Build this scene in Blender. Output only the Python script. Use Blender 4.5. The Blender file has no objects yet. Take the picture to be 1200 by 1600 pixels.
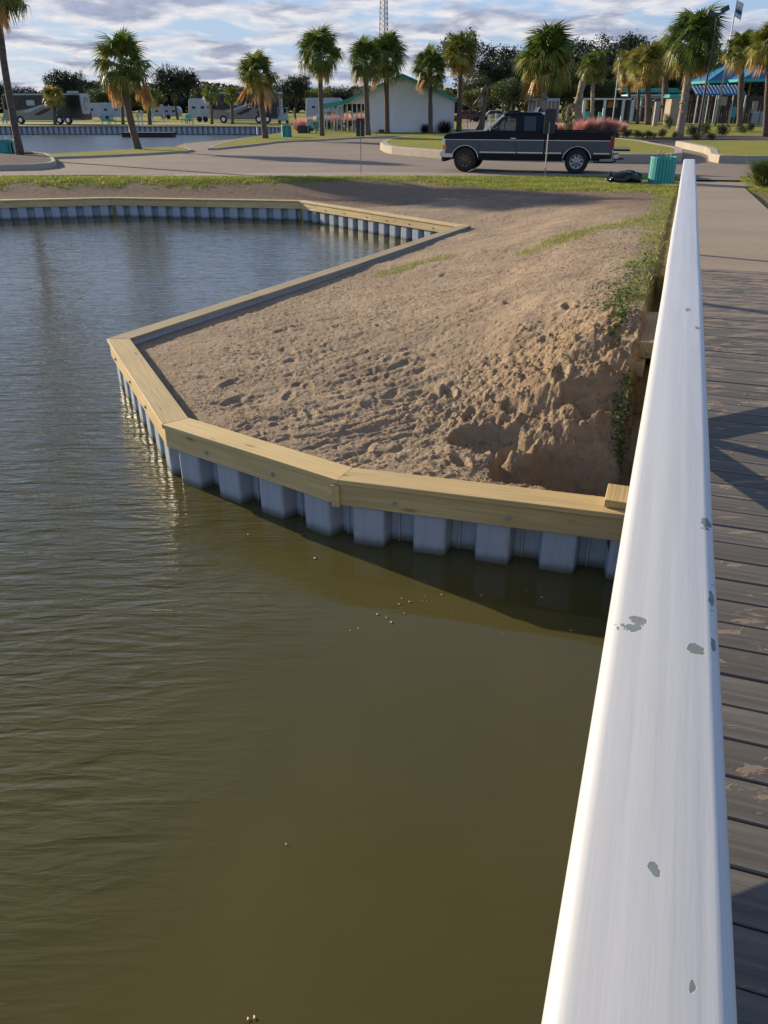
import bpy, math, random
import numpy as np
from mathutils import Vector, Matrix, geometry
R = math.radians
random.seed(7)
rs = np.random.RandomState(7)
S = bpy.context.scene
COL = S.collection

# ------------------------------------------------------------------ camera, sky, sun, exposure
F, PITCH, CAMZ = 1230.0, math.atan(635 / 1230.0), 2.98
cd = bpy.data.cameras.new('camera'); cam = bpy.data.objects.new('camera', cd); COL.objects.link(cam)
cam.location = (0, 0, CAMZ); cam.rotation_euler = (math.pi / 2 - PITCH, 0, 0)
cd.sensor_fit = 'VERTICAL'; cd.sensor_height = 32; cd.lens = F / 1600 * 32
cd.clip_start = 0.05; cd.clip_end = 4000
S.camera = cam
S.render.resolution_x, S.render.resolution_y = 768, 1024
SUN_EL, SUN_AZ = 17.0, -51.3           # azimuth clockwise from +Y
w = bpy.data.worlds.new('World'); S.world = w; w.use_nodes = True
wn, wl = w.node_tree.nodes, w.node_tree.links
bg = wn['Background']; bg.inputs[1].default_value = 0.055
sky = wn.new('ShaderNodeTexSky'); sky.sky_type = 'NISHITA'; sky.sun_disc = False
sky.sun_elevation = R(SUN_EL); sky.sun_rotation = R(SUN_AZ % 360); sky.air_density = 1.0; sky.dust_density = 0.6; sky.ozone_density = 2.0
tc = wn.new('ShaderNodeTexCoord'); sp = wn.new('ShaderNodeSeparateXYZ'); wl.new(tc.outputs['Generated'], sp.inputs[0])
def wm(op, a, b=None, c=None, clamp=False):
    n = wn.new('ShaderNodeMath'); n.operation = op; n.use_clamp = clamp
    for i, v in enumerate((a, b, c)):
        if v is None: continue
        if isinstance(v, (int, float)): n.inputs[i].default_value = v
        else: wl.new(v, n.inputs[i])
    return n.outputs[0]
zz = wm('ADD', wm('MAXIMUM', sp.outputs[2], 0.0), 0.12)
cx = wn.new('ShaderNodeCombineXYZ')
wl.new(wm('DIVIDE', sp.outputs[0], zz), cx.inputs[0]); wl.new(wm('DIVIDE', sp.outputs[1], zz), cx.inputs[1])
def wnoise(scale, detail, off, rough=0.55):
    mp = wn.new('ShaderNodeMapping'); mp.inputs['Location'].default_value = off; mp.inputs['Rotation'].default_value = (0, 0, R(-8))
    mp.inputs['Scale'].default_value = (1.15, 1.0, 1)
    wl.new(cx.outputs[0], mp.inputs[0])
    n = wn.new('ShaderNodeTexNoise'); n.inputs['Scale'].default_value = scale; n.inputs['Detail'].default_value = detail
    n.inputs['Roughness'].default_value = rough; n.inputs['Distortion'].default_value = 0.25
    wl.new(mp.outputs[0], n.inputs['Vector']); return n.outputs[0]
def wramp(v, a, b):
    n = wn.new('ShaderNodeMapRange'); n.interpolation_type = 'SMOOTHSTEP'
    n.inputs[1].default_value = a; n.inputs[2].default_value = b; wl.new(v, n.inputs[0]); return n.outputs[0]
def wmix(f, a, b):
    n = wn.new('ShaderNodeMix'); n.data_type = 'RGBA'
    if isinstance(f, (int, float)): n.inputs[0].default_value = f
    else: wl.new(f, n.inputs[0])
    for i, v in ((6, a), (7, b)):
        if isinstance(v, tuple): n.inputs[i].default_value = v
        else: wl.new(v, n.inputs[i])
    return n.outputs[2]
cmask = wramp(wnoise(1.5, 8, (3.1, 0.4, 0)), 0.40, 0.53)
thick = wramp(wnoise(1.5, 7, (3.1, 0.52, 0.0)), 0.46, 0.60)
fine = wramp(wnoise(4.5, 6, (9.0, 2.0, 0), 0.65), 0.3, 0.72)
cloud = wmix(thick, (10.6, 10.1, 10.0, 1), (3.5, 3.9, 5.4, 1))
cloud = wmix(wm('MULTIPLY', fine, 0.5), cloud, (5.8, 6.3, 8.0, 1))
hi = wramp(sp.outputs[2], 0.25, 0.9)   # thinner cover overhead
mid = wramp(sp.outputs[2], 0.07, 0.19)
skyc = wmix(0.75, sky.outputs[0], wmix(mid, (5.0, 6.9, 9.9, 1), (4.6, 8.4, 16.0, 1)))
skyc = wmix(hi, skyc, sky.outputs[0])
tot = wmix(wm('MULTIPLY', cmask, wm('SUBTRACT', 0.92, wm('MULTIPLY', mid, 0.66))), skyc, cloud)
wl.new(tot, bg.inputs[0])
sl = bpy.data.lights.new('sun', 'SUN'); sl.energy = 5.0; sl.angle = R(0.55); sl.color = (1.0, 0.85, 0.62)
so = bpy.data.objects.new('sun', sl); COL.objects.link(so)
LD = Vector((math.sin(R(-SUN_AZ)) * math.cos(R(SUN_EL)), -math.cos(R(SUN_AZ)) * math.cos(R(SUN_EL)), -math.sin(R(SUN_EL))))
so.rotation_euler = LD.to_track_quat('-Z', 'Y').to_euler()
vs = S.view_settings; vs.view_transform = 'Standard'; vs.look = 'None'; vs.gamma = 1; vs.use_curve_mapping = False; vs.exposure = 0.66
try:
    S.cycles.max_bounces = 6; S.cycles.transparent_max_bounces = 8; S.cycles.caustics_reflective = False
except Exception: pass

# ------------------------------------------------------------------ measured coordinates
CP, SP_ = math.cos(PITCH), math.sin(PITCH)
def G(px, py, z=0.88):
    """point of the level z that the photograph shows at (px, py)"""
    u, v = (px - 600) / F, (py - 800) / F
    dy, dz = CP - v * SP_ * 1.0, -SP_ - v * CP
    t = (z - CAMZ) / dz
    return Vector((u * t, dy * t, z))
def at(px, py, Y):
    """point at forward distance Y that the photograph shows at (px, py)"""
    u, v = (px - 600) / F, (py - 800) / F
    dy, dz = CP - v * SP_, -SP_ - v * CP
    t = Y / dy
    return Vector((u * t, Y, CAMZ + dz * t))
RA = R(19.2)
RX, RY = math.cos(RA), -math.sin(RA)      # across the rail (to the right)
SX, SY = math.sin(RA), math.cos(RA)       # along the rail (away)
def QS(q, s, z=0.0): return Vector((q * RX + s * SX, q * RY + s * SY, z))
ROAD = 0.88

# ------------------------------------------------------------------ materials
MATS = {}
def _base(name):
    m = bpy.data.materials.new(name); m.use_nodes = True
    nt = m.node_tree; return m, nt, nt.nodes['Principled BSDF']
class N:
    """tiny node helper"""
    def __init__(s, nt): s.nt = nt; s.n = nt.nodes; s.l = nt.links
    def lk(s, v, inp):
        if v is None: return
        if isinstance(v, (int, float)): inp.default_value = v
        elif isinstance(v, tuple):
            inp.default_value = v if len(v) == len(inp.default_value) else tuple(v) + (1,)
        else: s.l.new(v, inp)
    def co(s, kind='Object'): return s.n.new('ShaderNodeTexCoord').outputs[kind]
    def pos(s): return s.n.new('ShaderNodeNewGeometry').outputs['Position']
    def map(s, v, scale=(1, 1, 1), rot=(0, 0, 0), loc=(0, 0, 0)):
        m = s.n.new('ShaderNodeMapping'); s.lk(v, m.inputs[0]); m.inputs['Scale'].default_value = scale
        m.inputs['Rotation'].default_value = rot; m.inputs['Location'].default_value = loc; return m.outputs[0]
    def noise(s, v, sc, det=3, ro=0.5, dist=0):
        m = s.n.new('ShaderNodeTexNoise'); s.lk(v, m.inputs['Vector']); m.inputs['Scale'].default_value = sc
        m.inputs['Detail'].default_value = det; m.inputs['Roughness'].default_value = ro; m.inputs['Distortion'].default_value = dist
        return m.outputs[0]
    def vor(s, v, sc):
        m = s.n.new('ShaderNodeTexVoronoi'); s.lk(v, m.inputs['Vector']); m.inputs['Scale'].default_value = sc; return m.outputs[0]
    def wave(s, v, sc, dist=2, det=3, dsc=1, bd='Y'):
        m = s.n.new('ShaderNodeTexWave'); m.bands_direction = bd; s.lk(v, m.inputs[0]); m.inputs['Scale'].default_value = sc
        m.inputs['Distortion'].default_value = dist; m.inputs['Detail'].default_value = det; m.inputs['Detail Scale'].default_value = dsc
        return m.outputs[1]
    def mr(s, v, a, b, c=0, d=1):
        m = s.n.new('ShaderNodeMapRange'); m.interpolation_type = 'SMOOTHSTEP'; s.lk(v, m.inputs[0])
        for i, k in enumerate((a, b, c, d)): m.inputs[i + 1].default_value = k
        return m.outputs[0]
    def mix(s, f, a, b, mode='MIX'):
        m = s.n.new('ShaderNodeMix'); m.data_type = 'RGBA'; m.blend_type = mode
        s.lk(f, m.inputs[0]); s.lk(a, m.inputs[6]); s.lk(b, m.inputs[7]); return m.outputs[2]
    def m(s, op, a, b=None):
        m = s.n.new('ShaderNodeMath'); m.operation = op; s.lk(a, m.inputs[0]); s.lk(b, m.inputs[1]); return m.outputs[0]
    def bump(s, h, st=0.3, d=0.01):
        m = s.n.new('ShaderNodeBump'); m.inputs['Strength'].default_value = st; m.inputs['Distance'].default_value = d
        s.lk(h, m.inputs['Height']); return m.outputs[0]
    def attr(s, a):
        m = s.n.new('ShaderNodeAttribute'); m.attribute_name = a; return m.outputs['Fac']
    def rand(s): return s.n.new('ShaderNodeObjectInfo').outputs['Random']
def simple(name, c1, c2=None, rough=0.6, sc=6, bump=0.15, bd=0.01, bsc=None, metal=0, stretch=(1, 1, 1), rnd=0.0, spec=None, det=4):
    m, nt, b = _base(name); h = N(nt); v = h.map(h.co(), stretch)
    c2 = c2 or tuple(x * 0.72 for x in c1)
    f = h.mr(h.noise(v, sc, det, 0.6), 0.3, 0.7)
    c = h.mix(f, c1, c2)
    if rnd:
        k = h.m('ADD', h.m('MULTIPLY', h.rand(), rnd), 1 - rnd / 2)
        cc = h.n.new('ShaderNodeVectorMath'); cc.operation = 'SCALE'; h.l.new(c, cc.inputs[0]); h.l.new(k, cc.inputs['Scale']); c = cc.outputs[0]
    h.lk(c, b.inputs['Base Color']); b.inputs['Roughness'].default_value = rough; b.inputs['Metallic'].default_value = metal
    if spec is not None: b.inputs['Specular IOR Level'].default_value = spec
    if bump: h.lk(h.bump(h.noise(v, bsc or sc * 4, 4, 0.6), bump, bd), b.inputs['Normal'])
    MATS[name] = m; return m
def leaf(name, c1, c2, sc=3.0, tr=0.25, rnd=0.3):
    m, nt, b = _base(name); h = N(nt)
    f = h.mr(h.noise(h.co(), sc, 3, 0.6), 0.35, 0.65)
    c = h.mix(f, c1, c2)
    k = h.m('ADD', h.m('MULTIPLY', h.rand(), rnd), 1 - rnd / 2)
    cc = h.n.new('ShaderNodeVectorMath'); cc.operation = 'SCALE'; h.l.new(c, cc.inputs[0]); h.l.new(k, cc.inputs['Scale']); c = cc.outputs[0]
    h.lk(c, b.inputs['Base Color']); b.inputs['Roughness'].default_value = 0.5; b.inputs['Specular IOR Level'].default_value = 0.35
    t = h.n.new('ShaderNodeBsdfTranslucent'); h.lk(c, t.inputs[0])
    mx = h.n.new('ShaderNodeMixShader'); mx.inputs[0].default_value = tr
    h.l.new(b.outputs[0], mx.inputs[1]); h.l.new(t.outputs[0], mx.inputs[2])
    h.l.new(mx.outputs[0], nt.nodes['Material Output'].inputs[0])
    MATS[name] = m; return m
def wood(name, c1, c2, knot, rough=0.65, gs=1.0):
    m, nt, b = _base(name); h = N(nt)
    oi = h.n.new('ShaderNodeObjectInfo').outputs['Random']
    cb = h.n.new('ShaderNodeCombineXYZ'); h.lk(h.m('MULTIPLY', oi, 37.0), cb.inputs[0]); h.lk(h.m('MULTIPLY', oi, 11.0), cb.inputs[1])
    ad = h.n.new('ShaderNodeVectorMath'); ad.operation = 'ADD'; h.lk(h.co(), ad.inputs[0]); h.lk(cb.outputs[0], ad.inputs[1])
    v = h.map(ad.outputs[0], (0.35, 5 * gs, 5 * gs))
    g = h.wave(v, 2.2, 5.5, 4, 1.4)
    n1 = h.noise(h.map(ad.outputs[0], (2, 60, 60)), 1.0, 3)
    c = h.mix(h.mr(g, 0.25, 0.85), c1, c2)
    c = h.mix(h.mr(n1, 0.45, 0.7), c, tuple(x * 0.75 for x in c1))
    kn = h.mr(h.vor(h.map(ad.outputs[0], (2.0, 7.0, 7.0)), 1.0), 0.17, 0.05)
    c = h.mix(h.m('MULTIPLY', kn, 0.8), c, knot)
    big = h.mr(h.noise(ad.outputs[0], 1.1, 2), 0.35, 0.7)
    c = h.mix(h.m('MULTIPLY', big, 0.35), c, tuple(x * 0.7 for x in c2))
    k = h.m('ADD', h.m('MULTIPLY', oi, 0.25), 0.87)
    cc = h.n.new('ShaderNodeVectorMath'); cc.operation = 'SCALE'; h.l.new(c, cc.inputs[0]); h.l.new(k, cc.inputs['Scale'])
    h.lk(cc.outputs[0], b.inputs['Base Color']); b.inputs['Roughness'].default_value = rough
    h.lk(h.bump(h.m('ADD', g, n1), 0.25, 0.002), b.inputs['Normal'])
    MATS[name] = m; return m
wood('pine', (0.62, 0.455, 0.215), (0.54, 0.385, 0.165), (0.20, 0.11, 0.04))
wood('old_pine', (0.36, 0.29, 0.18), (0.28, 0.21, 0.12), (0.12, 0.08, 0.05), 0.8)
# weathered deck planks with dusty sand caught on them
m, nt, b = _base('deck'); h = N(nt)
oi = h.rand(); P = h.pos()
g = h.noise(h.map(h.co(), (1.5, 55, 20)), 1.0, 5, 0.65)
c = h.mix(h.mr(g, 0.3, 0.7), (0.080, 0.071, 0.063), (0.165, 0.145, 0.127))
c = h.mix(h.m('MULTIPLY', oi, 0.6), c, (0.066, 0.055, 0.046))
sepd = h.n.new('ShaderNodeSeparateXYZ'); h.lk(P, sepd.inputs[0])
dens = h.mr(sepd.outputs[1], 3.2, 8.2, 0.585, 0.455)
sand = h.noise(h.map(P, (2.2, 7.0, 2), (0, 0, RA)), 2.0, 5, 0.62, 0.6)
dm = h.m('SUBTRACT', sand, dens); dm = h.mr(dm, 0.0, 0.05)
c = h.mix(h.m('MULTIPLY', dm, 0.7), c, (0.28, 0.205, 0.14))
h.lk(c, b.inputs['Base Color']); b.inputs['Roughness'].default_value = 0.8
h.lk(h.bump(h.m('ADD', g, h.m('MULTIPLY', dm, 0.5)), 0.6, 0.003), b.inputs['Normal']); MATS['deck'] = m
# white painted handrail with a few flaked spots (rail coordinates)
def RAILPT(px, py):
    p = G(px, py, 2.4); return (p.x * RX + p.y * RY, p.x * SX + p.y * SY)
m, nt, b = _base('rail_paint'); h = N(nt); v = h.co()
gr = h.noise(h.map(v, (0.9, 34, 34)), 1.0, 5, 0.6)
fn = h.noise(h.map(v, (6, 90, 90)), 1.0, 4, 0.6)
gr2 = h.wave(h.map(v, (0.12, 1, 1)), 9.0, 2.0, 2, 2.0)
c = h.mix(h.mr(gr, 0.35, 0.75), (0.52, 0.52, 0.53), (0.47, 0.47, 0.48))
st1 = h.noise(h.map(v, (0.5, 75, 75), (0, 0, .004)), 1.0, 4, 0.7); c = h.mix(h.mr(st1, 0.52, 0.70, 0, 0.4), c, (0.40, 0.40, 0.41)); blot = h.noise(h.map(v, (1.0, 7, 7)), 1.6, 5, 0.7)
c = h.mix(h.mr(blot, 0.50, 0.74, 0, 0.4), c, (0.44, 0.43, 0.43))
sc2 = h.noise(h.map(v, (3.5, 30, 30), (0, 0, 0.2)), 2.0, 6, 0.75)
c = h.mix(h.mr(sc2, 0.64, 0.70, 0, 0.35), c, (0.44, 0.42, 0.40))
spk = h.noise(v, 42, 2)
c = h.mix(h.mr(spk, 0.755, 0.775, 0, 0.8), c, (0.20, 0.19, 0.18))
msum = None
for (px, py, rx, ry) in ((985, 981, .016, .012), (999, 970, .015, .011), (1088, 1014, .013, .011), (1020, 1356, .0055, .007), (1025, 1364, .005, .006), (1104, 818, .011, .028), (1112, 934, .0045, .03),
                         (1075, 484, .012, .028), (1090, 512, .009, .028), (1115, 1006, .004, .015), (1082, 1540, .003, .006)):
    q, s = RAILPT(px, py)
    sub = h.n.new('ShaderNodeVectorMath'); sub.operation = 'SUBTRACT'; h.lk(v, sub.inputs[0]); sub.inputs[1].default_value = (s, q, 0)
    mp = h.map(sub.outputs[0], (1 / (ry * 0.85), 1 / (rx * .8), 0))
    ln = h.n.new('ShaderNodeVectorMath'); ln.operation = 'LENGTH'; h.lk(mp, ln.inputs[0])
    e = h.m('ADD', ln.outputs['Value'], h.m('MULTIPLY', h.m('SUBTRACT', h.noise(v, 75, 3), 0.5), 2.8))
    e = h.mr(e, 1.0, 0.86)
    msum = e if msum is None else h.m('MAXIMUM', msum, e)
c = h.mix(msum, c, h.mix(h.noise(v, 60, 2), (0.14, 0.17, 0.155), (0.24, 0.27, 0.25)))
h.lk(c, b.inputs['Base Color'])
h.lk(h.mix(msum, (0.42, 0.42, 0.42), (0.9, 0.9, 0.9)), b.inputs['Roughness'])
b.inputs['Specular IOR Level'].default_value = 0.45
hh = h.m('ADD', h.m('ADD', h.m('MULTIPLY', gr, 0.5), h.m('MULTIPLY', fn, 0.35)), h.m('MULTIPLY', gr2, 0.25)); hh = h.m('SUBTRACT', hh, h.m('MULTIPLY', msum, 1.2))
h.lk(h.bump(hh, 0.5, 0.0011), b.inputs['Normal']); MATS['rail_paint'] = m
simple('white_paint', (0.75, 0.75, 0.74), (0.66, 0.66, 0.65), 0.5, 8)
# vinyl sheet pile: grey with a waterline stain
m, nt, b = _base('vinyl'); h = N(nt)
sz = h.n.new('ShaderNodeSeparateXYZ'); h.lk(h.pos(), sz.inputs[0])
nz = h.noise(h.map(h.co(), (6, 6, 1.2)), 3, 4, 0.6)
c = h.mix(h.mr(nz, 0.3, 0.75), (0.36, 0.395, 0.44), (0.31, 0.345, 0.385))
wlz = h.m('ADD', sz.outputs[2], h.m('MULTIPLY', nz, -0.05))
c = h.mix(h.mr(wlz, 0.065, -0.02, 0, 0.85), c, (0.085, 0.085, 0.05)); c = h.mix(h.mr(h.noise(h.map(h.pos(), (9, 9, .9)), 2.2, 5, .7), .56, .72, 0, .35), c, (0.20, 0.20, 0.17))
h.lk(c, b.inputs['Base Color']); b.inputs['Roughness'].default_value = 0.42
h.lk(h.bump(nz, 0.1, 0.002), b.inputs['Normal']); MATS['vinyl'] = m
# terrain: sand, darker soil and thin grass, driven by the kinds of ground that lie there
m, nt, b = _base('terrain'); h = N(nt); P = h.pos()
n1 = h.noise(P, 1.3, 5, 0.6); n2 = h.noise(P, 9, 5, 0.65); n3 = h.noise(P, 60, 4, 0.7)
c = h.mix(h.mr(n1, 0.35, 0.65), (0.35, 0.262, 0.178), (0.285, 0.21, 0.145))
c = h.mix(h.mr(n2, 0.46, 0.70, 0, 0.6), c, (0.20, 0.135, 0.09))
c = h.mix(h.mr(n3, 0.5, 0.75, 0, 0.4), c, (0.43, 0.32, 0.215))
dk = h.m('MULTIPLY', h.attr('soil'), h.mr(n2, 0.2, 0.6, 0.45, 1.0))
c = h.mix(h.m('MULTIPLY', dk, 0.85), c, (0.17, 0.115, 0.078))
c = h.mix(h.m('MULTIPLY', h.attr('clay'), 0.8), c, h.mix(h.mr(n2, .35, .65), (0.35, 0.245, 0.15), (0.25, 0.175, 0.11)))
c = h.mix(h.m('MULTIPLY', h.attr('grass'), h.mr(n2, 0.25, 0.55, 0.55, 1)), c, h.mix(h.mr(n3, .4, .6), (0.16, 0.17, 0.035), (0.23, 0.20, 0.07)))
h.lk(c, b.inputs['Base Color']); b.inputs['Roughness'].default_value = 0.95; b.inputs['Specular IOR Level'].default_value = 0.15
hb = h.m('ADD', h.m('MULTIPLY', h.noise(P, 28, 5, 0.7), 1.0), h.m('MULTIPLY', n3, 0.35))
h.lk(h.bump(hb, 1.0, 0.020), b.inputs['Normal']); MATS['terrain'] = m
# lawn
m, nt, b = _base('lawn'); h = N(nt); P = h.pos()
a1 = h.noise(h.map(P, (1, 1, 1)), 0.35, 5, 0.6); a2 = h.noise(P, 5, 6, 0.7)
c = h.mix(h.mr(a1, 0.35, 0.65), (0.21, 0.215, 0.03), (0.27, 0.245, 0.055))
c = h.mix(h.mr(a2, 0.45, 0.75, 0, 0.7), c, (0.09, 0.115, 0.025))
h.lk(c, b.inputs['Base Color']); b.inputs['Roughness'].default_value = 1.0; b.inputs['Specular IOR Level'].default_value = 0.1
h.lk(h.bump(a2, 0.8, 0.05), b.inputs['Normal']); MATS['lawn'] = m
def paving(name, c1, c2, bs=40, crack=False, joint=None):
    m, nt, b = _base(name); h = N(nt); P = h.pos()
    a1 = h.noise(h.map(P, (1, 2.2, 1)), 0.25, 5, 0.65); a2 = h.noise(P, 7, 6, 0.75)
    c = h.mix(h.mr(a1, 0.3, 0.7), c1, c2)
    c = h.mix(h.mr(a2, 0.4, 0.8, 0, 0.5), c, tuple(x * 0.75 for x in c2))
    st = h.noise(P, 2.6, 4, 0.6)
    c = h.mix(h.mr(st, 0.62, 0.75, 0, 0.45), c, tuple(x * 0.6 for x in c2))
    if crack:
        cr = h.noise(h.map(P, (1, 1, 1)), 0.6, 5, 0.7)
        cc = h.m('ABSOLUTE', h.m('SUBTRACT', cr, 0.5)); c = h.mix(h.mr(cc, 0.004, 0.001, 0, 0.7), c, (0.06, 0.05, 0.045))
    if joint:
        spots = h.noise(h.map(P, (1, 3, 1)), 5.5, 3, 0.6)
        c = h.mix(h.mr(spots, 0.70, 0.74, 0, 0.75), c, (0.12, 0.085, 0.06))
    h.lk(c, b.inputs['Base Color']); b.inputs['Roughness'].default_value = 0.9; b.inputs['Specular IOR Level'].default_value = 0.2
    h.lk(h.bump(h.noise(P, bs, 4, 0.7), 0.4, 0.006), b.inputs['Normal']); MATS[name] = m
paving('asphalt', (0.27, 0.215, 0.17), (0.22, 0.175, 0.14), crack=True)
paving('concrete', (0.36, 0.30, 0.235), (0.31, 0.25, 0.195))
paving('path_concrete', (0.34, 0.265, 0.20), (0.28, 0.215, 0.16), joint=True)
paving('curb', (0.42, 0.36, 0.29), (0.34, 0.29, 0.235))
simple('mulch', (0.075, 0.042, 0.032), (0.035, 0.02, 0.017), 1, 9, 1.0, 0.06, 14)
# water
def water(name, amp, lilac=0):
    m, nt, b = _base(name); h = N(nt); P = h.pos()
    big = h.noise(P, 0.5, 3)
    c = h.mix(h.mr(big, 0.3, 0.7), (0.082, 0.071, 0.025) if name == 'water' else (0.05, 0.055, 0.05), (0.070, 0.063, 0.024) if name == 'water' else (0.05, 0.055, 0.05))
    sx = h.n.new('ShaderNodeSeparateXYZ'); h.lk(P, sx.inputs[0])
    b.inputs['Roughness'].default_value = 0.03 if name == 'water' else 0.28; b.inputs['IOR'].default_value = 1.333
    h.lk(c, b.inputs['Base Color'])
    # wind ripples: strongest towards the open left of the basin, dying out under the bridge
    pp = h.m('ADD', h.m('MULTIPLY', sx.outputs[0], -1.2), h.m('MULTIPLY', sx.outputs[1], 0.25))
    msk = h.mr(h.m('ADD', pp, h.m('MULTIPLY', h.m('SUBTRACT', h.noise(P, 0.9, 2), 0.5), 2.2)), 1.1, 3.4, 0.03, 1.0); msk = h.m('MULTIPLY', msk, h.mr(sx.outputs[1], 8.0, 15.0, 1.0, 0.55))
    r1 = h.noise(h.map(P, (1.1, 5.4, 1), (0, 0, R(-14))), 1.25, 2.5, 0.5, 0.8)
    r2 = h.noise(h.map(P, (2.8, 11.0, 1), (0, 0, R(-3))), 1.5, 3, 0.55, 0.6)
    rd = h.m('SUBTRACT', 1.0, h.m('MULTIPLY', h.m('ABSOLUTE', h.m('SUBTRACT', h.noise(h.map(P, (0.75, 4.0, 1), (0, 0, R(-17))), 1.25, 2.0, 0.45, 0.7), 0.5)), 5.0)); rd = h.m('MULTIPLY', h.m('MAXIMUM', rd, 0.0), 0.20); r1 = h.m('ADD', h.m('MULTIPLY', r1, 0.62), rd)
    r3 = h.noise(h.map(P, (0.6, 1.6, 1), (0, 0, R(12))), 1.0, 2, 0.5)
    hgt = h.m('ADD', h.m('MULTIPLY', h.m('ADD', r1, h.m('MULTIPLY', r2, 0.4)), msk), h.m('MULTIPLY', r3, 0.10))
    bm = h.n.new('ShaderNodeBump'); bm.inputs['Strength'].default_value = 1.0; bm.inputs['Distance'].default_value = amp
    h.lk(hgt, bm.inputs['Height']); h.lk(bm.outputs[0], b.inputs['Normal']); MATS[name] = m
water('water', 0.028); water('pond_water', 0.25)
simple('glass_dark', (0.012, 0.014, 0.017), (0.010, 0.011, 0.013), 0.06, 2, 0)
def clearglass(name, tint, mixf):
    m, nt, b = _base(name); h = N(nt); b.inputs['Base Color'].default_value = tint + (1,); b.inputs['Roughness'].default_value = 0.04
    t = h.n.new('ShaderNodeBsdfTransparent'); t.inputs[0].default_value = (0.75, 0.8, 0.8, 1)
    mx = h.n.new('ShaderNodeMixShader'); mx.inputs[0].default_value = mixf
    h.l.new(b.outputs[0], mx.inputs[1]); h.l.new(t.outputs[0], mx.inputs[2]); h.l.new(mx.outputs[0], nt.nodes['Material Output'].inputs[0]); MATS[name] = m
clearglass('cab_glass', (0.02, 0.025, 0.03), 0.85)
simple('truck_black', (0.006, 0.008, 0.014), (0.005, 0.006, 0.010), 0.2, 3, 0.02, 0.002, spec=0.16)
simple('truck_grey', (0.072, 0.077, 0.088), (0.06, 0.064, 0.074), 0.40, 3, 0.05, 0.002, metal=0.2)
simple('chrome', (0.62, 0.64, 0.67), (0.52, 0.54, 0.58), 0.2, 10, 0.05, 0.002, metal=0.9)
simple('rubber', (0.018, 0.018, 0.018), None, 0.85, 20, 0.3)
simple('underbody', (0.02, 0.018, 0.017), None, 0.9, 10)
simple('rim_silver', (0.48, 0.48, 0.47), (0.36, 0.35, 0.33), 0.45, 12, metal=0.4)
simple('rim_rusty', (0.17, 0.13, 0.09), (0.10, 0.07, 0.05), 0.6, 12, metal=0.3)
simple('red_lens', (0.30, 0.012, 0.025), (0.22, 0.01, 0.02), 0.25, 8, 0)
simple('amber_lens', (0.75, 0.24, 0.05), (0.6, 0.18, 0.04), 0.25, 8, 0)
simple('clear_lens', (0.75, 0.76, 0.76), (0.6, 0.6, 0.6), 0.15, 8, 0)
simple('metal_post', (0.30, 0.30, 0.30), (0.22, 0.22, 0.22), 0.5, 14, metal=0.5)
simple('metal_dark', (0.055, 0.055, 0.06), (0.035, 0.035, 0.04), 0.6, 8)
simple('galvanised', (0.45, 0.46, 0.47), (0.36, 0.37, 0.38), 0.45, 10, metal=0.6)
simple('sign_back', (0.012, 0.012, 0.014), (0.02, 0.02, 0.022), 0.5, 8)
simple('teal_paint', (0.035, 0.33, 0.29), (0.028, 0.27, 0.25), 0.55, 14, rnd=0.25, stretch=(3, 3, .6))
simple('teal_roof', (0.035, 0.36, 0.34), (0.03, 0.30, 0.30), 0.4, 5, metal=0.1)
simple('blue_roof', (0.012, 0.13, 0.27), (0.01, 0.10, 0.23), 0.4, 5, metal=0.1)
simple('pale_trim', (0.62, 0.68, 0.70), None, 0.5, 8)
simple('siding', (0.80, 0.80, 0.80), (0.74, 0.74, 0.74), 0.7, 3, 0.1)
simple('brick_orange', (0.42, 0.20, 0.11), (0.34, 0.155, 0.085), 0.85, 9)
simple('stone', (0.36, 0.30, 0.22), (0.26, 0.215, 0.16), 0.9, 4)
simple('dark_wood', (0.07, 0.052, 0.04), (0.045, 0.034, 0.027), 0.85, 5, stretch=(4, 4, .6))
simple('dark_wall', (0.05, 0.05, 0.045), (0.035, 0.035, 0.03), 0.9, 3)
simple('plastic_bag', (0.006, 0.009, 0.008), None, 0.22, 8, 0.6, 0.03, 7)
simple('palm_trunk', (0.155, 0.115, 0.085), (0.075, 0.056, 0.045), 0.95, 6, 1.0, 0.04, 10, rnd=0.2, stretch=(1, 1, 2.2))
simple('palm_trunk_pale', (0.38, 0.30, 0.21), (0.20, 0.15, 0.11), 0.95, 5, 1.0, 0.04, 10, rnd=0.2, stretch=(1, 1, 1.5))
simple('bark', (0.085, 0.065, 0.05), (0.045, 0.034, 0.027), 0.95, 5, 0.8, 0.03)
simple('driftwood', (0.38, 0.29, 0.18), (0.13, 0.11, 0.06), 0.8, 4, 0.8, 0.04)
simple('driftwood_dark', (0.16, 0.10, 0.06), (0.06, 0.055, 0.035), 0.6, 4, 0.8, 0.04)
leaf('frond_green', (0.16, 0.21, 0.034), (0.085, 0.13, 0.024), 2, 0.38)
leaf('frond_olive', (0.26, 0.25, 0.04), (0.14, 0.155, 0.028), 2, 0.4)
leaf('frond_yellow', (0.44, 0.34, 0.065), (0.28, 0.23, 0.045), 2, 0.4)
leaf('frond_dead', (0.72, 0.40, 0.14), (0.52, 0.29, 0.11), 2, 0.35)
leaf('leaf_dark', (0.030, 0.045, 0.018), (0.014, 0.022, 0.012), 0.8, 0.2)
leaf('leaf_mid', (0.085, 0.105, 0.026), (0.042, 0.058, 0.018), 0.8, 0.22)
leaf('leaf_light', (0.19, 0.19, 0.042), (0.09, 0.105, 0.025), 0.8, 0.25)
leaf('leaf_weed', (0.11, 0.16, 0.03), (0.06, 0.10, 0.02), 5, 0.3)
leaf('blade', (0.30, 0.33, 0.05), (0.19, 0.235, 0.035), 1.2, 0.35)
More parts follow.
